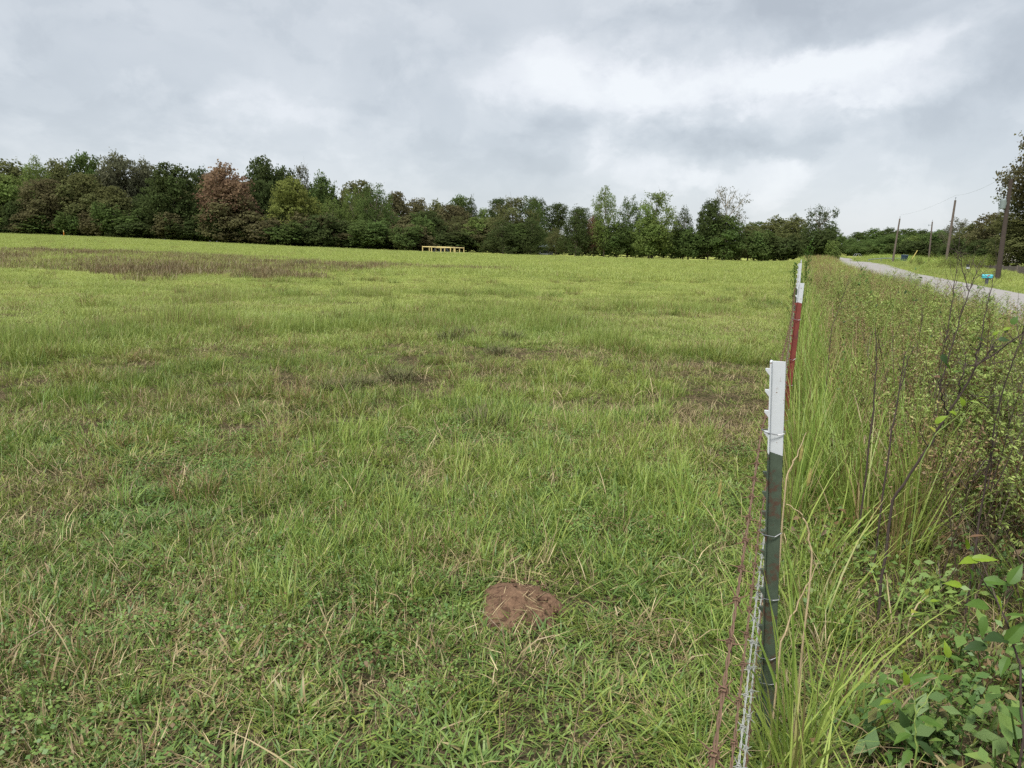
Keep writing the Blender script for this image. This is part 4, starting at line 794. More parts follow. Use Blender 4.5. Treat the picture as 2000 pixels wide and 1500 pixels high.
# ------------------------------------------------------------------ yellow pipe enclosure and the orange stake
M_yel = simple('yellow_paint', (0.50, 0.40, 0.16), 0.5, var=0.12, scale=8)
M_blk = simple('black_pipe', (0.02, 0.022, 0.022), 0.5, var=0.3, scale=8)
M_grav = simple('gravel', (0.30, 0.30, 0.29), 0.95, var=0.4, scale=20, bump_=0.6)
M_dirt = simple('bare_earth', (0.30, 0.20, 0.13), 0.95, var=0.4, scale=3)
Yf = 121.0
def gat(px, Y): p = at(px, 490, Y); return np.array([p[0], Y, gz(p[0], Y)])
A_, B_, C_, D_ = gat(825.5, Yf), gat(880, Yf - 6), gat(906, Yf + 1.5), gat(851, Yf + 8)
e = empty('pipe_fence', (A_ + C_) / 2); tag(e, 'low yellow pipe fence around a pipeline valve at the far field edge', 'fence'); o_ = (A_ + C_) / 2
hh = 0.95
for a, b, k in ((A_, B_, 3), (B_, C_, 3), (C_, D_, 3), (D_, A_, 2)):
    mb = MB(); mb.tube([a + [0, 0, hh] - o_, b + [0, 0, hh] - o_], 0.075, 8); mb.build('rail', M_yel, e)
    for i_ in range(k): q = a + (b - a) * i_ / k - o_; MB().tube([q - [0, 0, 0.2], q + [0, 0, hh + 0.1]], 0.085, 8).build('post', M_yel, e)
e = empty('pipeline_riser', tuple(o_)); tag(e, 'dark pipe bridge with sloping legs inside the yellow pipe fence', 'pipe')
P0, P1, P2, P3 = [gat(px, Yf - 1) + [0, 0, z] - o_ for px, z in ((846, -0.1), (851, 0.85), (871, 0.85), (878.5, -0.1))]
MB().tube([P0, P1], 0.12, 8).build('leg', M_blk, e); MB().tube([P1, P2], 0.10, 8).build('crossover', M_yel, e); MB().tube([P2, P3], 0.12, 8).build('leg', M_blk, e)
for tt in (0.35, 0.75): q = P1 + (P2 - P1) * tt; MB().tube([q * [1, 1, 0] - [0, 0, .1] + [0, 0, 0], q], 0.09, 8).build('support', M_blk, e)
cen = o_; pad, V_, F_ = MB(), [], []
for nm, rx_, ry_, m, dz in (('bare_earth', 11.5, 8.5, M_dirt, 0.05), ('gravel_pad', 5.4, 8.0, M_grav, 0.09)):
    V_ = [(cen[0], cen[1], gz(cen[0], cen[1]) + dz)]; n = 40
    for rr in (0.5, 1.0):
        for k in range(n):
            a = 2 * math.pi * k / n; w_ = rr * (1 + 0.25 * (float(vnoise(math.cos(a) * 2 + 9, math.sin(a) * 2 + 9, 31)) - 0.5)); x, y = cen[0] + rx_ * w_ * math.cos(a), cen[1] + ry_ * w_ * math.sin(a); V_.append((x, y, gz(x, y) + dz))
    F_ = [(0, 1 + k, 1 + (k + 1) % n) for k in range(n)] + [(1 + k, 1 + n + k, 1 + n + (k + 1) % n, 1 + (k + 1) % n) for k in range(n)]
    tag(MB().add(V_, F_).build(nm, m), kind='structure')
M_or = simple('orange_paint', (0.55, 0.20, 0.03), 0.6, var=0.15)
p = at(125, 460, 126); b = (p[0], 126, gz(p[0], 126)); e = empty('marker_stake', b); tag(e, 'slim orange marker stake in front of the left woods', 'stake')
MB().tube([(0, 0, -0.1), (0, 0, 0.75)], 0.06, 8).build('shaft', M_or, e); MB().tube([(0, 0, 0.75), (0, 0, 1.0), (0, 0, 1.04)], [0.075, 0.075, 0.03], 8).build('cap', M_yel, e)

# ------------------------------------------------------------------ beyond the road: poles, mailbox, bin, fences, house
M_pole = simple('pole_wood', (0.052, 0.038, 0.031), 0.9, var=0.35, scale=5, bump_=0.4)
M_pole2 = simple('grey_pole_wood', (0.115, 0.09, 0.074), 0.9, var=0.3, scale=5)
M_steel = simple('grey_steel', (0.19, 0.225, 0.22), 0.45, 0.2, var=0.1)
M_porc = simple('porcelain', (0.28, 0.30, 0.33), 0.3, var=0.1)
def pole(bx, by, tx, ty, Y, r, m, label, kit=''):
    b, t_ = at(bx, by, Y), at(tx, ty, Y); zb = min(b[2], gz(b[0], Y)) - 0.4; b = b + (t_ - b) * ((zb - b[2]) / (t_[2] - b[2])); d = t_ - b
    e = empty('utility_pole', tuple(b)); tag(e, label, 'utility pole', 'utility poles beyond the road')
    MB().tube([d * k / 5 for k in range(6)], [r * (1 - 0.07 * k) for k in range(6)], 12).build('shaft', m, e, smooth=False)
    pin = MB().tube([d, d + [0, 0, 0.22]], 0.018, 6); pin.build('pin', M_steel, e)
    MB().tube([d + [0, 0, 0.2], d + [0, 0, 0.24], d + [0, 0, 0.30], d + [0, 0, 0.34]], [0.03, 0.075, 0.06, 0.02], 8).build('insulator', M_porc, e)
    br = d * 0.915
    if kit:
        MB().box(br + [-0.33, 0, 0], (0.5, 0.05, 0.05)).build('bracket', M_steel, e)
        c = br + np.array([-0.55, 0, 0]); MB().tube([c + [0, 0, -0.16], c + [0, 0, -0.05], c + [0, 0, 0.08], c + [0, 0, 0.16]], [0.04, 0.07, 0.07, 0.03], 8).build('cutout_fuse', M_porc, e)
    if kit == 'transformer':
        c = d * 0.77 + np.array([-0.33, -0.02, 0]); tk = MB().tube([c + [0, 0, z] for z in (-0.28, -0.26, 0.24, 0.29, 0.32)], [0.15, 0.175, 0.175, 0.165, 0.07], 16).build('transformer', M_steel, e, smooth=False)
        for dx in (-0.1, 0.1): MB().tube([c + [dx, 0, 0.27 + z] for z in (0, 0.06, 0.10, 0.2, 0.26)], [0.05, 0.06, 0.035, 0.05, 0.02], 8).build('bushing', M_porc, tk)
        MB().box(c + [0.18, 0, 0.05], (0.16, 0.06, 0.22)).build('mount', M_steel, tk)
        pts = [c + [-0.1, 0, 0.5], c + [-0.24, 0, 0.4], c + [-0.27, 0, 0.0], c + [-0.22, 0, -0.4], c + [0.1, 0, -0.55]]; MB().tube(pts, 0.012, 5).build('lead_wire', M_steel, e)
    return e
pole(1948, 545, 1975, 350, 47, 0.165, M_pole, 'dark leaning utility pole with a grey transformer can', 'transformer')
pole(1847, 515, 1866, 391, 78, 0.15, M_pole2, 'tall bare brown utility pole leaning right, left of the transformer pole')
pole(1814, 505, 1821, 433, 125, 0.15, M_pole2, 'straight slim grey utility pole standing among green trees', 'cutout')
pole(1743, 515, 1757.5, 427, 106, 0.15, M_pole2, 'thin utility pole leaning right, nearest the end of the road')
# power line
wm = MB(); tops = [at(2200, 210, 22), at(1975, 345, 47), at(1866, 387, 78), at(1757.5, 424, 106)]
for a, b in zip(tops[:-1], tops[1:]): wm.tube([a + (b - a) * k / 12 - np.array([0, 0, 0.35 * 4 * (k / 12) * (1 - k / 12) - 0.3]) for k in range(13)], 0.006, 4)
tag(wm.build('power_line', M_steel), 'thin sagging power line strung between the pole tops', 'power line')
M_turq = simple('turquoise_plastic', (0.06, 0.36, 0.42), 0.4, var=0.08); M_dgrey = simple('dark_post', (0.06, 0.06, 0.07), 0.7, var=0.3)
c = at(1928.5, 539.5, 38.5); zg = gz(c[0], c[1]); e = empty('mailbox', (c[0], c[1], zg), RZF); tag(e, 'turquoise mailbox on a dark post beyond the road', 'mailbox'); zc = c[2] - zg
prof = [(-0.09, -0.09), (0.09, -0.09), (0.09, 0.02)] + [(0.09 * math.cos(a), 0.02 + 0.075 * math.sin(a)) for a in np.linspace(0.3, math.pi - 0.3, 7)] + [(-0.09, 0.02)]
def loaf(x0, x1, k=1.0): m = len(prof); return MB().add([(x, a * k, zc + b * k) for x in (x0, x1) for a, b in prof], [tuple(range(m - 1, -1, -1)), tuple(range(m, 2 * m))] + [(i_, (i_ + 1) % m, m + (i_ + 1) % m, m + i_) for i_ in range(m)])
loaf(-0.235, 0.24).build('box', M_turq, e); dr = loaf(-0.25, -0.236, 1.06).build('door', M_turq, e); MB().box((-0.258, 0, zc + 0.05), (0.016, 0.05, 0.02)).build('handle', M_dgrey, dr)
MB().box((0.05, -0.098, zc + 0.05), (0.12, 0.008, 0.03)).box((0.0, -0.098, zc + 0.0), (0.02, 0.008, 0.09)).build('flag', simple('flag_red', (0.5, 0.05, 0.04), 0.5), e)
MB().box((0, 0, (zc - 0.09) / 2 - 0.15), (0.14, 0.12, zc - 0.09 + 0.3)).box((0, 0, zc - 0.115), (0.42, 0.16, 0.045)).build('post', M_dgrey, e)
M_bin = simple('bin_plastic', (0.025, 0.045, 0.08), 0.45, var=0.1)
c = at(1765, 515, 106);  e = empty('wheelie_bin', (c[0], c[1], max(c[2], gz(c[0], c[1]) + 0.05)), 0.4); tag(e, 'dark blue wheeled rubbish bin on the grass beyond the road', 'bin')
MB().add([(-.25, -.28, .12), (.25, -.28, .12), (.25, .25, .12), (-.25, .25, .12), (-.31, -.36, 1.05), (.31, -.36, 1.05), (.31, .34, 1.05), (-.31, .34, 1.05)], [(3, 2, 1, 0), (4, 5, 6, 7), (0, 1, 5, 4), (1, 2, 6, 5), (2, 3, 7, 6), (3, 0, 4, 7)]).build('body', M_bin, e)
ld = MB().add([(-.33, -.39, 1.055), (.33, -.39, 1.055), (.33, .37, 1.055), (-.33, .37, 1.055), (-.30, -.33, 1.14), (.30, -.33, 1.14), (.30, .3, 1.17), (-.30, .3, 1.17)], [(3, 2, 1, 0), (4, 5, 6, 7), (0, 1, 5, 4), (1, 2, 6, 5), (2, 3, 7, 6), (3, 0, 4, 7)]).build('lid', M_bin, e)
MB().tube([(-.25, .42, 1.05), (.25, .42, 1.05)], 0.02, 6).build('handle', M_bin, e)
for sx_ in (-0.3, 0.3): MB().tube([(sx_ - 0.03, .3, .12), (sx_ + 0.03, .3, .12)], 0.12, 12).build('wheel', M_blk, e)
a, b = at(1777, 513, 98), at(1792, 489, 98); tag(MB().tube([a - (b - a) * 0.05, b], 0.055, 8).build('guy_guard', simple('dull_yellow', (0.42, 0.34, 0.10), 0.6)), 'slanting dull yellow guy wire guard right of the blue bin', 'guy guard')
a, b = at(1696, 507, 116), at(1760, 504.5, 112); e = empty('rail_fence', tuple(a)); tag(e, 'low grey pipe rail fence across the grass left of the bin', 'fence')
mp_ = (b - a); MB().tube([(0, 0, 0), mp_ * 0.45 + [0, 0, 0.12], mp_], 0.06, 6).build('rail', M_steel, e)
for tt in (0.02, 0.4, 0.72, 0.98): q = mp_ * tt + np.array([0, 0, 0.08]); MB().tube([q - [0, 0, 1.0], q], 0.05, 6).build('post', M_steel, e)
c = at(1674.5, 501.5, 190); e = empty('metal_frame', (c[0], c[1], c[2] - 0.2)); tag(e, 'small pale trapezoid metal frame standing on the far meadow', 'frame')
for s_ in (-0.6, 0.6):
    MB().tube([(-0.95, s_, 0), (-0.42, s_, 0.95), (0.42, s_, 0.95), (1.0, s_, 0)], 0.05, 6).build('side_hoop', M_porc, e)
for x_ in (-0.42, 0.42): MB().tube([(x_, -0.6, 0.95), (x_, 0.6, 0.95)], 0.04, 6).build('crossbar', M_porc, e)
for px, py, Y, lab in ((1824, 508, 92, 'round white topped marker post left of the tall bare pole'), (1818.5, 513.5, 84, 'short white marker post below the straight slim pole')):
    c = at(px, py, Y); zb = gz(c[0], Y) - 0.1; e = empty('marker_post', (c[0], Y, min(zb, c[2] - 0.6))); z = c[2] - e.location[2]; tag(e, lab, 'marker post')
    MB().tube([(0, 0, 0), (0, 0, z - 0.08)], 0.03, 6).build('stake', M_pole2, e); MB().tube([(0, 0, z - 0.12), (0, 0, z - 0.08), (0, 0, z + 0.06), (0, 0, z + 0.1)], [0.05, 0.1, 0.1, 0.05], 8).build('reflector', M_white, e)
c = at(1890, 521.5, 58); zb = gz(c[0], 58) - 0.1; z = c[2] - zb; e = empty('paper_box', (c[0], 58, zb), RZF); tag(e, 'small dark box with a white front on a stake beyond the road', 'newspaper box')
MB().box((0, 0, z + 0.12), (0.16, 0.4, 0.2)).build('box', M_blk, e); MB().box((0.02, 0, z - 0.06), (0.2, 0.36, 0.14)).build('white_panel', M_white, e); MB().tube([(0, 0, 0), (0, 0, z - 0.13)], 0.03, 6).build('stake', M_pole2, e)
M_board = simple('grey_fence_board', (0.12, 0.098, 0.085), 0.9, var=0.3, scale=4)
def board_fence(p0, p1, label):
    (x0, t0, Y0), (x1, t1, Y1) = p0, p1; a, b = at(x0, t0, Y0), at(x1, t1, Y1); e = empty('board_fence', (a[0], a[1], 0)); tag(e, label, 'fence', 'board fences beyond the road'); o = np.array([a[0], a[1], 0]); L_ = np.hypot(*(b - a)[:2]); n = int(L_ / 0.15); ang = math.atan2((b - a)[1], (b - a)[0]); mb = MB(); rr = random.Random(int(x0))
    for k in range(n):
        q = a + (b - a) * (k + 0.5) / n; zt = q[2] + rr.uniform(-0.02, 0.02); zb = gz(q[0], q[1]) - 0.05; mb.box((q[0] - o[0], q[1] - o[1], (zt + zb) / 2), (0.138, 0.02 + rr.uniform(0, .006), zt - zb), ang)
    mb.build('boards', M_board, e)
    nrm = np.array([math.sin(ang), -math.cos(ang), 0]); m = max(2, int(L_ / 2.4))
    for k in range(m + 1): q = a + (b - a) * k / m - nrm * 0.07; zb = gz(q[0], q[1]); MB().box((q[0] - o[0], q[1] - o[1], (q[2] - 0.06 + zb) / 2), (0.09, 0.09, q[2] - 0.06 - zb + 0.3), ang).build('post', M_board, e)
    for fz in (0.25, 0.8):
        z0, z1 = gz(a[0], a[1]), gz(b[0], b[1]); MB().tube([(-nrm[0] * 0.03, -nrm[1] * 0.03, z0 + (a[2] - z0) * fz), ((b - o)[0] - nrm[0] * 0.03, (b - o)[1] - nrm[1] * 0.03, z1 + (b[2] - z1) * fz)], 0.035, 4).build('rail', M_board, e)
board_fence((1893, 517.5, 72), (1985, 520.5, 54), 'weathered grey board fence running behind the transformer pole')
board_fence((1989, 521.0, 51), (2130, 522, 40), 'nearer board fence section cut by the right edge')
M_hw = simple('pale_siding', (0.52, 0.47, 0.43), 0.8, var=0.06, scale=3); M_roof = simple('grey_shingle', (0.20, 0.175, 0.165), 0.9, var=0.25, scale=6); M_win = simple('dark_glass', (0.03, 0.035, 0.04), 0.15, var=0.1)
def house(px, Y, wd, dp, hw, hr, rz, label, nm='house', wall=None, roof=None):
    p = at(px, 490, Y); e = empty(nm, (p[0], Y, gz(p[0], Y)), rz); tag(e, label, nm); x, y = wd / 2, dp / 2
    MB().add([(-x, -y, -0.3), (x, -y, -0.3), (x, y, -0.3), (-x, y, -0.3), (-x, -y, hw), (x, -y, hw), (x, y, hw), (-x, y, hw), (-x, 0, hw + hr - 0.08), (x, 0, hw + hr - 0.08)], [(0, 1, 5, 4), (2, 3, 7, 6), (1, 2, 6, 9, 5), (3, 0, 4, 8, 7), (3, 2, 1, 0)]).build('wall', wall or M_hw, e)
    ov = 0.35; mb = MB()
    for s_ in (-1, 1):
        zz = hw - ov * hr / y; mb.add([(-x - ov, s_ * (y + ov), zz), (x + ov, s_ * (y + ov), zz), (x + ov, 0, hw + hr), (-x - ov, 0, hw + hr), (-x - ov, s_ * (y + ov), zz + 0.12), (x + ov, s_ * (y + ov), zz + 0.12), (x + ov, 0, hw + hr + 0.12), (-x - ov, 0, hw + hr + 0.12)], [(0, 1, 2, 3), (4, 5, 6, 7), (0, 1, 5, 4), (1, 2, 6, 5), (3, 0, 4, 7)])
    mb.build('roof', roof or M_roof, e)
    for k, xw in enumerate((-wd * 0.28, wd * 0.05)):
        f = MB().box((xw, -y - 0.03, hw * 0.58), (1.1, 0.06, 1.3)).build('window', M_white, e); MB().box((xw, -y - 0.065, hw * 0.58), (0.9, 0.02, 1.1)).build('pane', M_win, f)
    d = MB().box((wd * 0.32, -y - 0.03, 1.0), (0.95, 0.06, 2.05)).build('door', M_dgrey, e); MB().box((wd * 0.32 + 0.36, -y - 0.075, 1.0), (0.04, 0.04, 0.12)).build('handle', M_steel, d)
house(2040, 90, 7.5, 6, 2.0, 1.0, 0.35, 'pale house mostly hidden by trees behind the board fence')
house(1066, 146, 2.6, 2.4, 1.5, 0.35, 0.1, 'white shed glimpsed through the foot of the middle clump', 'shed', M_white, M_steel)

# ------------------------------------------------------------------ single plants of the verge
def lf_mat(name, c, tr=0.35):
    m, q, out = newmat(name); co = q.n('ShaderNodeTexCoord').outputs['Object']; nz = q.noise(co, 40, 3, 0.5)
    leafy(q, out, q.mix(nz, tuple(x * 0.7 for x in c), tuple(x * 1.3 for x in c)), tr, 0.015, 0.5); return m
L_bright, L_mid, L_dark, L_pale, L_brown = lf_mat('bright_leaf', (0.17, 0.25, 0.02)), lf_mat('mid_leaf', (0.075, 0.14, 0.022)), lf_mat('dark_leaf', (0.035, 0.065, 0.018)), lf_mat('yellow_leaf', (0.27, 0.29, 0.05)), lf_mat('brown_leaf', (0.15, 0.085, 0.045))
M_twig = simple('dark_twig', (0.055, 0.038, 0.032), 0.85, var=0.4, scale=40); M_gstem = simple('green_stem', (0.16, 0.22, 0.05), 0.7, var=0.3, scale=40); M_tan = simple('tan_stalk', (0.42, 0.32, 0.19), 0.8, var=0.25, scale=40)
def leaf_poly(mb, c, d, nrm, L_, W_):  # a folded, slightly curled leaf blade from its base c along d
    d = np.array(d, float); d /= np.linalg.norm(d); nrm = np.array(nrm, float); nrm = nrm - d * (nrm @ d); nrm /= np.linalg.norm(nrm) + 1e-9; s_ = np.cross(d, nrm); m = 9; V_, F_ = [], []
    for k in range(m + 1):
        tt = k / m; w_ = W_ / 2 * (math.sin(math.pi * min(1, tt * 0.95 + 0.05) ** 0.72) ** 1.15) * (1 + (0.07 if k % 2 else -0.07)) if k < m else 0.0005; p = np.array(c) + d * L_ * tt - nrm * L_ * 0.22 * tt * tt
        V_ += [p - s_ * w_ + nrm * w_ * 0.25, p, p + s_ * w_ + nrm * w_ * 0.25]
    for k in range(m): a = k * 3; F_ += [(a, a + 1, a + 4, a + 3), (a + 1, a + 2, a + 5, a + 4)]
    mb.add(V_, F_)
def px_path(P): return [at(*p) for p in P]
def plant(name, label, cat, paths, leaves_=(), stem=M_twig, rad=0.004, twigs=0, group=None, seed=1, twl=0.12):
    """paths: pixel-and-distance polylines of the stems; leaves_: (px, py, Y, angle in the view, length m, width m, material)"""
    rr = np.random.default_rng(seed); P0 = px_path(paths[0]); g0 = np.array([P0[0][0], P0[0][1], gz(P0[0][0], P0[0][1])]); e = empty(name, tuple(g0)); tag(e, label, cat, group)
    for k, pth in enumerate(paths):
        pts = px_path(pth)
        if k == 0 and pts[0][2] > g0[2] + 0.01: pts = [g0 - [0, 0, 0.03]] + pts
        fine = []
        for a, b in zip(pts[:-1], pts[1:]):
            for q in range(5): fine.append(a + (b - a) * q / 5 + rr.normal(0, rad * 0.5, 3))
        fine.append(pts[-1]); r0 = rad * (1.0 if k == 0 else 0.6); st = MB().tube([p - g0 for p in fine], [r0 * (1 - 0.7 * i_ / len(fine)) for i_ in range(len(fine))], 6).build('stem' if k == 0 else 'branch', stem, e)
        for q in range(twigs):
            i_ = rr.integers(len(fine) // 3, len(fine)); p = fine[i_]; up = (fine[-1] - fine[0]); up /= np.linalg.norm(up); dv = up * 0.8 + rr.normal(0, 0.55, 3); dv /= np.linalg.norm(dv); l = twl * rr.uniform(0.5, 1.4); m = p + dv * l * 0.5 + rr.normal(0, .006, 3)
            MB().tube([p - g0, m - g0, p + dv * l + [0, 0, l * 0.15] - g0], [r0 * 0.32, r0 * 0.24, r0 * 0.12], 4).build('twig', stem, e)
    right = CMN @ np.array([1, 0, 0]); upv = CMN @ np.array([0, 1, 0]); tow = CMN @ np.array([0, 0, 1])
    for lx, ly, lY, ang, ll, lw, lm in leaves_:
        d = right * math.cos(ang) + upv * math.sin(ang) + tow * rr.uniform(-0.2, 0.35); ll *= 0.75; d = d + tow * rr.uniform(0, 0.5); c = at(lx, ly, lY) - d / np.linalg.norm(d) * ll * 0.5; mb = MB(); leaf_poly(mb, c - g0, d, np.array([0, 0, 1.0]) + tow * rr.uniform(0.0, 0.7) + rr.normal(0, 0.35, 3), ll, lw * 0.7); mb.build('leaf', lm, e)
    return e
DW = 'bare dead weed stalks above the verge'
plant('dead_weed', 'tall bare dark weed stalk, left one of the pair crossing the road', 'weed', [[(1832, 740, 4.1), (1850, 650, 4.1), (1862, 575, 4.1), (1869, 520, 4.1)]], twigs=26, rad=0.0042, group=DW, seed=2)
plant('dead_weed', 'tall bare dark weed stalk leaning right, its tip level with the mailbox', 'weed', [[(1838, 745, 4.0), (1866, 655, 4.0), (1893, 570, 4.0), (1916, 510, 4.0)], [(1893, 570, 4.0), (1880, 530, 4.0), (1876, 495, 4.0)]], twigs=26, rad=0.0048, group=DW, seed=3)
plant('dead_weed', 'thin bare weed stalk below the mailbox', 'weed', [[(1918, 640, 4.4), (1932, 580, 4.4), (1943, 530, 4.4)]], twigs=10, rad=0.004, group=DW, seed=4)
plant('dead_weed', 'thin grey weed stalk in the brown grass left of the road', 'weed', [[(1625, 640, 5.6), (1648, 575, 5.6), (1662, 535, 5.6)]], twigs=10, rad=0.003, group=DW, seed=5, twl=0.16)
plant('dead_weed', 'dry weed stalk topped by a dark seed head beside the nearest post', 'weed', [[(1706, 800, 3.4), (1712, 720, 3.4), (1710, 640, 3.4)]], twigs=6, rad=0.005, group=DW, seed=6, twl=0.04)
plant('dead_weed', 'branching dry weed stalk with brown seed heads in mid verge', 'weed', [[(1738, 860, 3.2), (1758, 760, 3.2), (1768, 690, 3.2)], [(1758, 760, 3.2), (1772, 710, 3.2), (1784, 680, 3.2)]], twigs=8, rad=0.005, group=DW, seed=7, twl=0.05)
plant('woody_sapling', 'leaning woody sapling with forked dark twigs and a few leaves', 'sapling', [[(1742, 980, 2.75), (1800, 890, 2.7), (1850, 812, 2.65), (1905, 716, 2.6), (1955, 684, 2.55), (2020, 630, 2.5)], [(1872, 775, 2.63), (1880, 735, 2.6), (1886, 700, 2.6)], [(1905, 716, 2.6), (1907, 685, 2.6), (1917, 665, 2.6)], [(1922, 706, 2.58), (1936, 682, 2.58), (1948, 664, 2.58)], [(1850, 812, 2.65), (1838, 770, 2.6), (1835, 742, 2.6)]],
      [(1915, 662, 2.58, 2.4, .045, .03, L_dark), (1921, 668, 2.57, -0.5, .03, .012, L_pale), (1962, 663, 2.5, 0.1, .05, .034, L_dark), (1982, 625, 2.5, 1.2, .045, .034, L_mid), (1968, 641, 2.5, 0.5, .04, .02, L_bright), (1845, 702, 2.6, -1.2, .055, .034, L_dark), (1852, 715, 2.6, -0.7, .045, .03, L_mid), (1830, 735, 2.6, 3.0, .03, .02, L_brown), (1945, 650, 2.55, 1.0, .03, .02, L_bright), (1870, 725, 2.6, 0.3, .035, .02, L_mid)], rad=0.006, twigs=10, seed=8, twl=0.08)
plant('dark_stems', 'clump of bare blackish stems slanting up at the right edge', 'weed', [[(1922, 960, 2.8), (1950, 790, 2.75), (1978, 705, 2.7), (2012, 620, 2.7)], [(1935, 960, 2.8), (1972, 830, 2.75), (2004, 720, 2.7)], [(1928, 955, 2.8), (1945, 860, 2.8), (1952, 765, 2.8)], [(1940, 955, 2.75), (1980, 880, 2.7), (2010, 800, 2.7)]], rad=0.0042, twigs=14, seed=9, twl=0.14)
plant('leafy_seedling', 'bright yellow green seedling with broad leaves below the leaning sapling', 'seedling', [[(1800, 900, 2.5), (1825, 850, 2.5), (1858, 822, 2.5), (1905, 785, 2.48)]], [(1880, 784, 2.48, 1.9, .05, .036, L_bright), (1896, 782, 2.46, 0.55, .055, .03, L_bright), (1838, 818, 2.5, 0.9, .065, .04, L_bright), (1822, 838, 2.5, 2.2, .04, .03, L_pale), (1862, 806, 2.5, 2.6, .04, .03, L_bright), (1920, 776, 2.46, 0.3, .035, .016, L_bright)], stem=M_gstem, rad=0.0025, seed=10)
plant('broadleaf_plant', 'arching dark stemmed plant with large ribbed green leaves at lower right', 'plant', [[(2000, 1440, 1.55), (1992, 1300, 1.6), (1966, 1215, 1.62), (1928, 1145, 1.65), (1902, 1098, 1.66)]],
      [(1893, 1094, 1.64, 3.0, .085, .036, L_bright), (1925, 1090, 1.64, 0.15, .075, .03, L_bright), (1900, 1128, 1.64, -1.3, .06, .028, L_mid), (1948, 1135, 1.62, 0.1, .075, .04, L_mid), (1985, 1120, 1.6, 1.0, .08, .04, L_mid), (1862, 1140, 1.64, 2.9, .06, .028, L_bright), (1910, 1180, 1.62, 2.9, .085, .045, L_mid), (1955, 1180, 1.6, -1.2, .06, .02, L_bright), (1920, 1225, 1.6, -1.9, .07, .03, L_mid), (1945, 1245, 1.58, 2.9, .095, .055, L_dark), (1985, 1235, 1.58, 0.9, .09, .05, L_mid), (1905, 1262, 1.58, 3.1, .085, .042, L_dark), (1990, 1200, 1.58, 0.3, .075, .04, L_mid), (1960, 1300, 1.56, -2.4, .07, .035, L_mid), (1890, 1060, 1.66, 1.7, .05, .022, L_bright), (1910, 1045, 1.66, 0.4, .05, .014, L_brown)], rad=0.0035, seed=11)
plant('yellow_seedling', 'small seedling with pale yellow oval leaves in the brown thatch', 'seedling', [[(1812, 1235, 1.95), (1808, 1200, 1.95), (1810, 1165, 1.95)]], [(1811, 1155, 1.94, 1.5, .032, .022, L_pale), (1800, 1174, 1.94, 2.5, .028, .022, L_bright), (1785, 1194, 1.93, 2.9, .038, .03, L_pale), (1826, 1173, 1.94, 0.4, .032, .022, L_bright), (1796, 1212, 1.93, -0.4, .03, .012, L_pale)], stem=M_gstem, rad=0.0015, seed=12)
plant('leafy_weed', 'low green weed with pointed serrated leaves near the bottom edge', 'weed', [[(1790, 1470, 1.55), (1786, 1420, 1.56), (1788, 1370, 1.57), (1780, 1330, 1.58)], [(1788, 1400, 1.57), (1830, 1330, 1.6), (1850, 1275, 1.62)]],
      [(1738, 1332, 1.58, 2.7, .06, .03, L_mid), (1770, 1325, 1.58, 1.8, .055, .03, L_bright), (1800, 1322, 1.58, 0.6, .06, .03, L_mid), (1822, 1410, 1.55, -0.2, .08, .036, L_mid), (1765, 1405, 1.56, 2.0, .07, .036, L_dark), (1760, 1440, 1.55, 3.3, .075, .036, L_mid), (1850, 1268, 1.62, 1.7, .055, .026, L_bright), (1836, 1285, 1.62, 2.8, .06, .026, L_mid), (1868, 1285, 1.62, 0.1, .055, .024, L_mid), (1850, 1322, 1.6, 0.2, .06, .028, L_mid), (1730, 1370, 1.57, 3.0, .06, .03, L_bright), (1770, 1480, 1.53, 3.6, .07, .03, L_mid), (1815, 1465, 1.53, -0.6, .075, .034, L_dark), (1795, 1365, 1.57, 1.4, .05, .026, L_mid)], stem=M_gstem, rad=0.003, seed=13)
def leaf_row(path, n, ll, mats, seed):
    rr = np.random.default_rng(seed); out = []; P = np.array(path, float)
    for k in range(n):
        s_ = (k + 0.5) / n * (len(P) - 1); i_ = int(s_); p = P[i_] + (P[min(i_ + 1, len(P) - 1)] - P[i_]) * (s_ - i_); side = 1 if k % 2 else -1; dirn = math.atan2(-(P[min(i_ + 1, len(P) - 1)] - P[i_])[1], (P[min(i_ + 1, len(P) - 1)] - P[i_])[0])
        out.append((p[0] + rr.normal(0, 1.5), p[1] - side * 3, p[2], dirn + side * 0.9, ll * rr.uniform(0.7, 1.2), ll * 0.5, mats[k % len(mats)]))
    return out
for k, (pth, lab, n) in enumerate([([(1712, 600, 4.8), (1700, 560, 4.8), (1686, 528, 4.8), (1664, 497, 4.8)], 'arching twig of small dark leaves in front of the road end', 9), ([(1735, 620, 5.0), (1752, 575, 5.0), (1780, 532, 5.0), (1810, 512, 5.0)], 'leafy twig arching right across the road, left of the dead stalks', 10), ([(1815, 660, 4.4), (1838, 600, 4.4), (1875, 570, 4.4), (1930, 560, 4.4)], 'long twig with round paired leaves crossing behind the dead stalks', 13), ([(1660, 700, 5.2), (1668, 620, 5.2), (1676, 560, 5.2), (1690, 520, 5.2)], 'upright leafy stem standing beside the road end', 14), ([(1770, 700, 4.2), (1776, 640, 4.2), (1790, 590, 4.2), (1760, 556, 4.2)], 'leafy stem bending left in the middle of the verge', 14), ([(1640, 760, 4.6), (1650, 680, 4.6), (1645, 600, 4.6)], 'bushy upright leafy stem right behind the red post', 22)]):
    plant('leafy_twig', lab, 'plant', [pth], leaf_row(pth, n, 0.034, [L_dark, L_mid, L_mid], 30 + k), stem=M_gstem, rad=0.0025, seed=30 + k, group='leafy twigs of the verge')
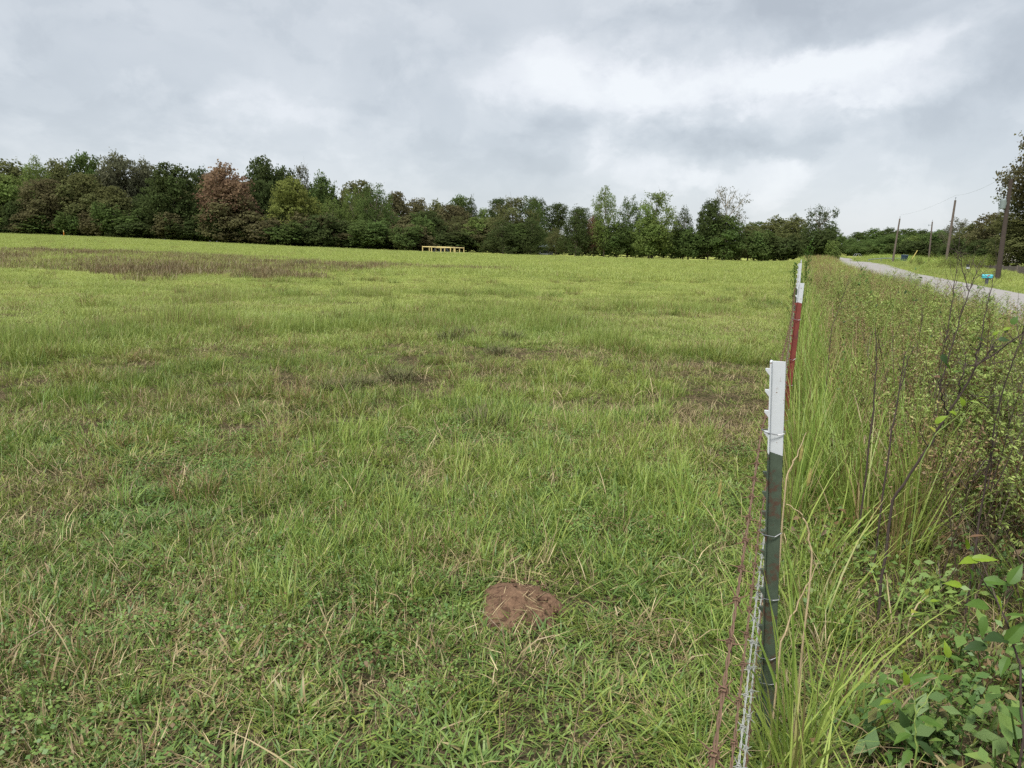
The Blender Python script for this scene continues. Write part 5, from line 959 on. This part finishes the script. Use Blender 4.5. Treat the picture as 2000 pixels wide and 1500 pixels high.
def foxtail(px, py, Y, lab, seed):
    rr = np.random.default_rng(seed); c = at(px, py, Y); g0 = np.array([c[0] - 0.04, c[1] + 0.02, gz(c[0], c[1])]); e = empty('foxtail_grass', tuple(g0)); tag(e, lab, 'grass', 'foxtail seed heads'); top = c - g0 - [0, 0, 0.025]
    MB().tube([(0, 0, -0.02), top * 0.5 + [0.005, 0, 0.01], top], [0.0018, 0.0014, 0.001], 5).build('stalk', M_gstem, e)
    P = []; mb = MB(); mb.tube([top, top + [0.002, 0, 0.012], top + [0.004, 0, 0.04], top + [0.006, 0, 0.055]], [0.002, 0.0055, 0.005, 0.001], 7)
    for q in range(130):
        z = rr.uniform(0, 0.055); a = rr.random() * 6.283; b = top + [0.1 * z, 0, z]; dv = np.array([math.cos(a), math.sin(a), 0.9]) * 0.008; s_ = np.array([-math.sin(a), math.cos(a), 0]) * 0.0005; mb.add([b - s_, b + s_, b + dv], [(0, 1, 2)])
    mb.build('seed_head', lf_mat('foxtail_tan', (0.42, 0.36, 0.13)), e)
foxtail(1579, 935, 2.2, 'foxtail with a pale yellow seed head right of the nearest post', 1); foxtail(1404, 956, 2.3, 'foxtail with a pale seed head on the field side of the fence', 2); foxtail(1563, 888, 2.3, 'foxtail tight beside the nearest post at its paint line', 3)
for k, (pth, lab) in enumerate([([(1524, 1254, 1.9), (1560, 1175, 1.9), (1597, 1100, 1.88)], 'thick tan dead grass stalk leaning right from the nearest post'), ([(1535, 935, 2.4), (1556, 890, 2.4), (1575, 845, 2.4)], 'pale dead grass stalk leaning behind the white post tip'), ([(1585, 1090, 2.0), (1578, 1030, 2.0), (1563, 1000, 2.0), (1535, 985, 2.0)], 'tan grass leaf bent over left towards the post')]):
    plant('dead_grass_stalk', lab, 'grass', [pth], stem=M_tan, rad=0.0035, seed=60 + k, group='dead grass stalks at the nearest post')
v_, f_, t_ = merge(weed_bush(np.random.default_rng(9), 0.05, 0.25, 30, 16, 0.25)); me = arr_mesh('tall_weed', v_, f_, {'tint': ('FLOAT_COLOR', t_)}); o = link('tall_weed', me, L_mid); q = at(1568, 500, 13.0); o.location = (q[0], q[1], gz(q[0], q[1])); o.scale = (0.7, 0.7, (at(1568, 486, 13.0)[2] - gz(q[0], q[1])) / 1.0); tag(o, 'tall green weed rising behind the farthest white tipped post', 'weed')
